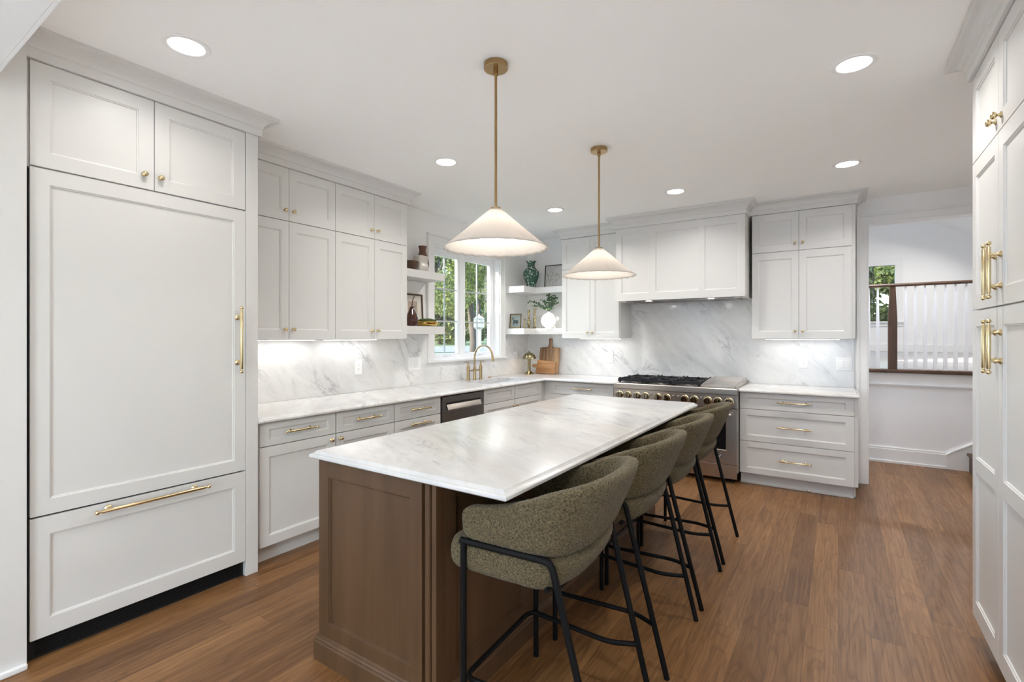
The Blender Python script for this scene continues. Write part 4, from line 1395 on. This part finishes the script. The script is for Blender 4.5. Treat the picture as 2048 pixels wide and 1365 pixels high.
pe = thing('decorative_pear', 'glossy brown pear ornament with long stem on the lower left shelf', 'ornament', (-3.385, 3.365, ZL))
mb = MB(); mb.lathe([(.030, 0), (.052, .012), (.064, .045), (.062, .075), (.045, .120), (.030, .155), (.024, .175), (.014, .188), (0, .190)], (0, 0, 0), 28); mb.obj('body', 'pear', pe, smooth=True)
mb = MB(); mb.tube([(0, 0, .186), (0, .002, .22), (.004, .010, .26), (.010, .022, .287)], .003, 8, .0045); mb.obj('stem', 'darkwood', pe, smooth=True)
bw = thing('moss_bowl', 'shallow gold bowl filled with green moss on the lower left shelf', 'bowl', (-3.395, 3.582, ZL))
mb = MB(); mb.lathe([(.070, 0), (.090, .006), (.108, .026), (.110, .042), (.102, .052), (.096, .050), (.0, .045)], (0, 0, 0), 32); mb.obj('bowl', 'gold', bw, smooth='auto')
mb = MB(); mb.lathe([(.094, .0505), (.088, .060), (.06, .070), (.03, .074), (0, .075)], (0, 0, 0), 48)
ms = mb.obj('moss', 'moss', bw, smooth=True)
sm = ms.modifiers.new('s', 'SUBSURF'); sm.levels = 1; sm.render_levels = 2
tx = bpy.data.textures.new('mossy', 'CLOUDS'); tx.noise_scale = .012
dm = ms.modifiers.new('d', 'DISPLACE'); dm.texture = tx; dm.strength = .018; dm.texture_coords = 'LOCAL'; dm.mid_level = .4

# upper corner shelf
turned('vase', 'greenvase', 'green vase with white floral pattern on the upper corner shelf', 'vase', (-3.345, 5.478, ZU2),
       [(.056, 0), (.060, .010), (.062, .04), (.080, .09), (.102, .150), (.106, .185), (.098, .215), (.070, .245), (.052, .27), (.047, .300), (.052, .325), (.070, .350), (.064, .350), (.045, .325), (.04, .27), (0, .27)], 36)
ar = thing('framed_picture', 'black framed abstract line drawing leaning on the upper corner shelf', 'picture', (-3.055, 5.715, ZU2))
ar.rotation_euler = (math.radians(-5), 0, 0)
pr = picture(ar, .44, .315, .010, .018, 'frameblack', 0, 'mat', 'canvas')
mb = MB()
def loop(cx, cz, rx, rz_, a0, a1, tilt=0, n=22):
    out = []
    for i in range(n+1):
        a_ = a0+(a1-a0)*i/n
        x, z = rx*math.cos(a_), rz_*math.sin(a_)
        out.append((cx+x*math.cos(tilt)-z*math.sin(tilt), cz+x*math.sin(tilt)+z*math.cos(tilt)))
    return out
ox = -.19
for pts in (loop(ox+.028, .235, .030, .060, -.6, 5.2, -.1), loop(ox+.155, .245, .085, .040, -.8, 3.6, .35),
            [(ox, .172), (ox+.08, .178), (ox+.18, .180)], [(ox+.01, .215), (ox+.022, .150), (ox+.04, .075), (ox+.06, .120), (ox+.095, .215)],
            loop(ox+.15, .150, .038, .045, -1.6, 1.7), [(ox+.14, .02), (ox+.142, .12), (ox+.145, .21)], loop(ox+.15, .045, .06, .065, 1.5, 3.4), [(ox+.05, .115), (ox+.12, .118)],
            loop(ox+.29, .16, .07, .09, .5, 5.0)):
    mb.tube([(x, -.0108, z) for x, z in pts], .0011, 5)
mb.obj('line_drawing', 'ink', pr)

# lower corner shelf
hp = thing('framed_picture', 'small gold framed painting of a horse on the lower corner shelf', 'picture', (-3.468, 5.292, ZL2))
hp.rotation_euler = (math.radians(-9), 0, math.radians(16))
pr = picture(hp, .148, .190, .006, .022, 'frameblack', .012, 'framegold', 'horsebg')
mb = MB()
y0, y1 = -.0135, -.0118
def flat(mb, pts): mb.rings([[(x, y, z) for x, z in pts] for y in (y0, y1)])
flat(mb, [(-.030, .085), (-.022, .072), (.005, .068), (.026, .072), (.032, .090), (.026, .112), (.004, .108), (-.020, .112), (-.030, .100)])
flat(mb, [(-.030, .100), (-.018, .112), (-.030, .132), (-.038, .148), (-.042, .150), (-.044, .142), (-.052, .128), (-.048, .124), (-.038, .130)])
for x in (-.026, -.018, .020, .028): flat(mb, [(x-.003, .045), (x+.002, .045), (x+.004, .080), (x-.004, .080)])
flat(mb, [(.030, .108), (.034, .106), (.036, .070), (.032, .072)])
mb.obj('horse', 'horse', pr)
def stick(label, x, y, h, kind):
    if kind == 0: prof = [(.022, 0), (.023, .006), (.012, .014), (.008, .03), (.012, .05), (.008, .075), (.010, h-.02), (.015, h-.003), (.013, h), (.008, h-.004), (0, h-.012)]
    elif kind == 1: prof = [(.036, 0), (.037, .006), (.022, .018), (.010, .028), (.014, .036), (.022, .060), (.024, .075), (.012, .098), (.012, .105), (.030, .112), (.030, .116), (.014, .122), (.010, .14), (.018, .145), (.009, .155), (.008, .175), (.015, .182), (.016, h-.012), (.013, h), (.007, h-.003), (0, h-.01)]
    else: prof = [(.032, 0), (.033, .008), (.024, .016), (.016, .026), (.010, .040), (.013, .060), (.018, .100), (.020, .140), (.011, .165), (.009, .175), (.015, .190), (.018, .215), (.010, .235), (.012, .245), (.026, .258), (.027, h), (.010, h-.001), (0, h-.008)]
    turned('candlestick', 'oldbrass', label, 'candlestick', (x, y, ZL2), prof, 24)['group'] = 'brass candlesticks'
stick('short brass candlestick, the leftmost on the lower corner shelf', -3.470, 5.518, .140, 0)
stick('brass candlestick with wide drip pan, the middle one on the corner shelf', -3.424, 5.550, .255, 1)
stick('tall slender brass candlestick, the rightmost on the corner shelf', -3.340, 5.560, .268, 2)
mv = thing('moon_vase', 'round matte white vase with hollowed disc on the lower corner shelf', 'vase', (-3.130, 5.575, ZL2), math.radians(24))
mb = MB()
SEG, RAD = 56, 18
R0, cz = .104, .105
icx, icz, ir = .038, .105, .052
grid = []
for j in range(RAD+1):
    u = j/RAD
    row = []
    for i in range(SEG):
        a = 2*PI*i/SEG
        if u <= .72:
            q = u/.72
            x0, z0_ = R0*math.cos(a), cz+R0*math.sin(a)
            x1, z1_ = icx+ir*math.cos(a), icz+ir*math.sin(a)
            y = -.042*math.sin(PI/2*min(1, q*1.35))**.7 if q < .74 else -.042+.004*((q-.74)/.26)**2
            row.append((x0*(1-q)+x1*q, y, z0_*(1-q)+z1_*q))
        else:
            q = (u-.72)/.28
            rr = ir*(1-q)+.002*q
            row.append((icx+rr*math.cos(a), -.038+.048*(1-(1-q)**2), icz+rr*math.sin(a)))
    grid.append(row)
bk = [[(x*(1-k)+0*k, y_, cz+(z-cz)*(1-k)) for x, _, z in grid[0]] for k, y_ in ((.03, .018), (.12, .034), (.35, .042), (.97, .042))]
mb.rings(bk[::-1]+grid, True, True)
mb.lathe([(.026, .201), (.020, .207), (.019, .217), (.022, .221), (.015, .221), (.012, .195)], (0, 0, 0), 20)
mb.obj('vessel', 'whitevase', mv, smooth='auto')
mb = MB(); mb.lathe([(.045, 0), (.042, .006), (.03, .012)], (0, 0, 0), 24); mb.obj('foot', 'whitevase', mv, smooth='auto')
eu = thing('eucalyptus_branches', 'leafy green eucalyptus branches standing in the round white vase', 'branches', (-3.130, 5.575, ZL2+.215))
mb = MB(); lf = MB()
rnd = random.Random(5)
for dx_, dy_, h_ in ((-.26, -.06, .16), (-.17, -.10, .10), (.02, -.04, .26), (.07, -.08, .22), (.13, -.02, .20), (-.04, -.12, .17), (.16, -.09, .12), (.06, .04, .24), (.11, -.12, .10)):
    pts = []
    for i in range(9):
        t = i/8
        pts.append((dx_*t**1.2, dy_*t, .88*h_*(1-(1-t)**1.6)))
    mb.tube(pts, .0028, 6, .0012)
    for i in range(2, 9):
        for s in (-1, 1, 0):
            if s == 0 and rnd.random() < .2: continue
            c = Vector(pts[i])+Vector((rnd.uniform(-.008, .008), rnd.uniform(-.008, .008), rnd.uniform(-.008, .008)))
            d = Vector((s*.8+rnd.uniform(-.6, .6), rnd.uniform(-1, .5), rnd.uniform(-.5, 1.0))).normalized()
            nn = d.cross(Vector((rnd.uniform(-1, 1), rnd.uniform(-1, 1), rnd.uniform(-1, 1)))).normalized()
            L_, w_ = rnd.uniform(.026, .040), rnd.uniform(.011, .016)
            u = nn
            up = d.cross(u)
            lf.bm.faces.new([lf.bm.verts.new(c+d*L_*a_+u*w_*b_+up*.004*c_) for a_, b_, c_ in ((0, 0, 0), (.35, .9, 1), (.7, .8, 1), (1, 0, -.5), (.7, -.8, 1), (.35, -.9, 1))])
mb.obj('stem', 'stem', eu, smooth=True)
lf.obj('leaves', 'leaf', eu, fix=False)

# counter objects in the corner
lm = thing('mushroom_lamp', 'small brass mushroom lamp in the counter corner', 'lamp', (-3.365, 5.462, CZ1))
mb = MB(); mb.lathe([(.062, 0), (.063, .008), (.056, .016), (.040, .024), (.030, .034), (.024, .040)], (0, 0, 0), 32); mb.obj('base', 'lampbrass', lm, smooth='auto')
mb = MB(); mb.lathe([(.021, .040), (.021, .180), (.026, .186), (.026, .194), (.010, .198)], (0, 0, 0), 12); mb.obj('stem', 'lampbrass', lm)
mb = MB(); mb.lathe([(.083, .200), (.088, .202), (.085, .222), (.074, .248), (.054, .270), (.028, .282), (.008, .285), (.008, .292), (.010, .298), (.006, .304), (0, .305)], (0, 0, 0), 36, cap0=False)
s = mb.obj('shade', 'lampbrass', lm, smooth='auto'); sm = s.modifiers.new('t', 'SOLIDIFY'); sm.thickness = .002
d = bpy.data.lights.new('bulb_glow', 'POINT'); d.energy = .25; d.color = (1, .75, .45); d.shadow_soft_size = .015
o = bpy.data.objects.new('bulb_glow', d); COL.objects.link(o); o.parent = lm; o.location = (.0, -.045, .215)

cb_ = thing('cutting_board', 'large acacia cutting board with upright handle leaning on the marble', 'cutting board', (-3.178, 5.650, CZ1+.003))
cb_.rotation_euler = (math.radians(-8), 0, 0)
mb = MB()
pts = [(-.148, 0), (.148, 0), (.150, .335), (.140, .345), (.045, .350), (.030, .365), (.022, .40), (.026, .455), (.016, .470), (-.012, .470), (-.022, .455), (-.016, .40), (-.026, .365), (-.042, .350), (-.138, .345), (-.150, .335)]
mb.rings([[(x, y, z) for x, z in pts] for y in (-.020, 0)])
mb.obj('board', 'acacia2', cb_, .004)
mb = MB(); mb.lathe([(.006, -.0215), (.006, -.0203)], (.002, 0, .448), 14, 'y'); mb.obj('hanging_hole', 'dark', cb_)
cs = thing('cutting_board', 'small orange-brown cutting board with side handle, in front of the large one', 'cutting board', (-3.208, 5.612, CZ1+.003))
cs.rotation_euler = (math.radians(-11), 0, 0)
mb = MB()
pts = [(-.145, .0), (.140, .0), (.148, .160), (-.128, .180), (-.135, .120), (-.190, .122), (-.205, .110), (-.205, .085), (-.190, .078), (-.138, .075)]
mb.rings([[(x, y, z) for x, z in pts] for y in (-.018, 0)])
mb.obj('board', 'acacia', cs, .004)
mb = MB(); mb.lathe([(.005, -.0195), (.005, -.0183)], (-.120, 0, .100), 14, 'y'); mb.obj('hanging_hole', 'dark', cs)

# ------------------------------------------------------------------ outdoors
def ground(d):
    return -.1+.85*max(0, min(1, (d-8)/17))+max(0, d-25)*.020
def gpt(a, d):      # a = sideways slope along the view, d = distance along it
    dirx, diry = -.62+.55*a, .785+.70*a
    return (dirx*d, diry*d)
mb = MB()
ds = [2, 4, 6, 8, 10, 13, 17, 21, 25, 30, 37, 46, 60, 85, 130]
rows = []
for d in ds:
    row = []
    for i in range(-16, 17):
        a = i/16*1.1
        x, y = gpt(a, d)
        row.append((min(x, XW-.16) if y < 20 else x, y, ground(d)))
    rows.append(row)
mb.rings(rows, False, False, closed=False)
tag(mb.obj('lawn', 'grass', None, smooth=True), 'green lawn sloping up beyond the sink window', 'lawn', kind='structure')
mb = MB(); rows = []
for d in (23.0, 25, 28.5):
    rows.append([(*gpt(i/8*.9, d), ground(d)+.02) for i in range(-8, 9)])
mb.rings(rows, False, False, closed=False)
tag(mb.obj('road', 'road', None), 'grey road crossing the lawn beyond the sink window', 'road', kind='structure')
mb = MB(); mb.box(-14, 20, 15.4, 70, .5, .55)
tag(mb.obj('lawn', 'grass', None), 'grass beyond the gable window of the raised room', 'lawn', kind='structure')

def leaf_cloud(clumps, n, size, seed):
    rnd = random.Random(seed)
    mb = MB()
    tot = sum(r**2 for _, r in clumps)
    for c, r in clumps:
        for _ in range(int(n*r*r/tot)):
            while True:
                v = Vector((rnd.uniform(-1, 1), rnd.uniform(-1, 1), rnd.uniform(-1, 1)))
                if .25 < v.length < 1: break
            p = Vector(c)+Vector((v.x*r, v.y*r, v.z*r*.8))
            d = Vector((rnd.gauss(0, 1), rnd.gauss(0, 1), rnd.gauss(0, .7))).normalized()
            u = d.orthogonal().normalized()
            u = Matrix.Rotation(rnd.uniform(0, 6.28), 3, d) @ u
            L_ = size*rnd.uniform(.7, 1.4)
            w = d.cross(u)
            mb.bm.faces.new([mb.bm.verts.new(q) for q in (p-u*L_*.5, p+w*L_*.32+d*L_*.08, p+u*L_*.5, p-w*L_*.32+d*L_*.08)])
    return mb

def tree(label, x, y, zg, h, r, low, n, leaf, seed, mat='tree1', trunk=.14, cat='tree', name='tree', nclump=16, group=None):
    t = thing(name, label, cat, (x, y, zg), 0, group)
    rnd = random.Random(seed)
    cl = []
    for i in range(nclump):
        a = rnd.uniform(0, 2*PI); q = rnd.uniform(.1, .95)**.6
        z = rnd.uniform(low, h)
        f = math.sin(PI*max(.1, min(.9, (z-low)/(h-low)*.8+.15)))
        cl.append(((math.cos(a)*r*q*f, math.sin(a)*r*q*f, z), r*rnd.uniform(.28, .46)))
    leaf_cloud(cl, n, leaf, seed).obj('foliage', mat, t, fix=False)
    mb = MB()
    pts = [(rnd.uniform(-.06, .06)*i, rnd.uniform(-.06, .06)*i, h*.85*i/7) for i in range(8)]
    mb.tube(pts, trunk, 10, trunk*.35)
    for c, rr in cl[:7]:
        b0 = Vector((0, 0, max(.5, c[2]*.55))); e_ = Vector(c)
        mb.tube([b0, b0.lerp(e_, .5)+Vector((0, 0, .25)), e_], trunk*.38, 6, trunk*.10)
    mb.obj('trunk', 'bark', t, smooth=True)
    return t
def at(u, d):
    a = (u-1024)/980.03
    c_, s_ = .83250, .55402
    return ((-s_+a*c_)*d, (c_+a*s_)*d)
x, y = at(944, 17); tree('big shade tree with forked dark trunk in the right sash', x, y, ground(17)-.1, 8.0, 2.3, 2.9, 22000, .085, 3, 'tree1', .15)
x, y = at(955, 22); tree('slim tree behind the lamp post in the right sash', x, y, ground(22)-.1, 9.0, 2.2, 2.4, 20000, .095, 4, 'tree2', .12)
x, y = at(846, 12.2); tree('leafy tree with low hanging branches in the left sash', x, y, ground(12)-.1, 6.5, 1.7, 1.35, 24000, .065, 6, 'tree1', .09)
far = [(880, 31, 'tree1'), (962, 40, 'tree2'), (905, 50, 'tree2'), (990, 60, 'tree2'), (838, 61, 'tree1')]
for i, (u, d, m_) in enumerate(far):
    x, y = at(u, d)
    tree('dense tree in the distant row across the road', x, y, ground(d)-.1, 12.5, 3.5, .8, 26000, .25, 20+i, m_, .22, group='distant tree row', nclump=22)
for i, (x, y) in enumerate(((-2.2, 20), (.95, 26), (4.3, 20))):
    tree('bright green tree outside the gable window', x, y, -.2, 8.6, 2.6, .4, 34000, .19, 40+i, 'tree1', .16, group='trees outside the gable window', nclump=24)

mb = MB(); mb.box(-12, 12, -24, -3.45, -.25, -.15)  # unseen pale slab added to throw daylight up through the near opening
tag(mb.obj('bounce_ground', simple('pale_bounce_ground', (.55, .53, .50), .8, var=.08), None), 'unseen pale ground added outside to bounce daylight indoors', 'bounce_ground', kind='structure')
mb = MB(); mb.box(-24, 4, -17, -14, -.2, 10.0)  # unseen block added to keep direct sun off the kitchen floor
tag(mb.obj('sun_block', 'wall', None), 'tall unseen pale block added behind the viewer to keep the sun out', 'light_block', kind='structure')
mb = MB(); mb.box(-6.2, XW-.16, 3.28, 3.48, -.2, 2.50)  # unseen obstruction added so sun enters only the window's upper part
tag(mb.obj('low_sun_block', 'wall', None), 'unseen white obstruction added left of the sink window to block low sun', 'wall', kind='structure')
lx, ly = at(958, 11.5)
lp = thing('lamp_post', 'white lamp post with glass lantern outside the sink window', 'lamp post', (lx, ly, ground(11.5)-.02))
mb = MB(); zp = 1.58-ground(11.5)
mb.lathe([(.055, 0), (.055, zp-.02), (.07, zp-.01), (.07, zp+.01)], (0, 0, 0), 14); mb.obj('post', 'outpost', lp, smooth='auto')
mb = MB(); mb.lathe([(.085, zp+.011), (.125, zp+.05), (.125, zp+.235), (.09, zp+.25)], (0, 0, 0), 8); mb.obj('lantern', 'lantern', lp)
mb = MB(); mb.lathe([(.14, zp+.251), (.06, zp+.31), (.02, zp+.33), (.015, zp+.36), (0, zp+.37)], (0, 0, 0), 8); mb.obj('lantern_cap', 'outpost', lp)
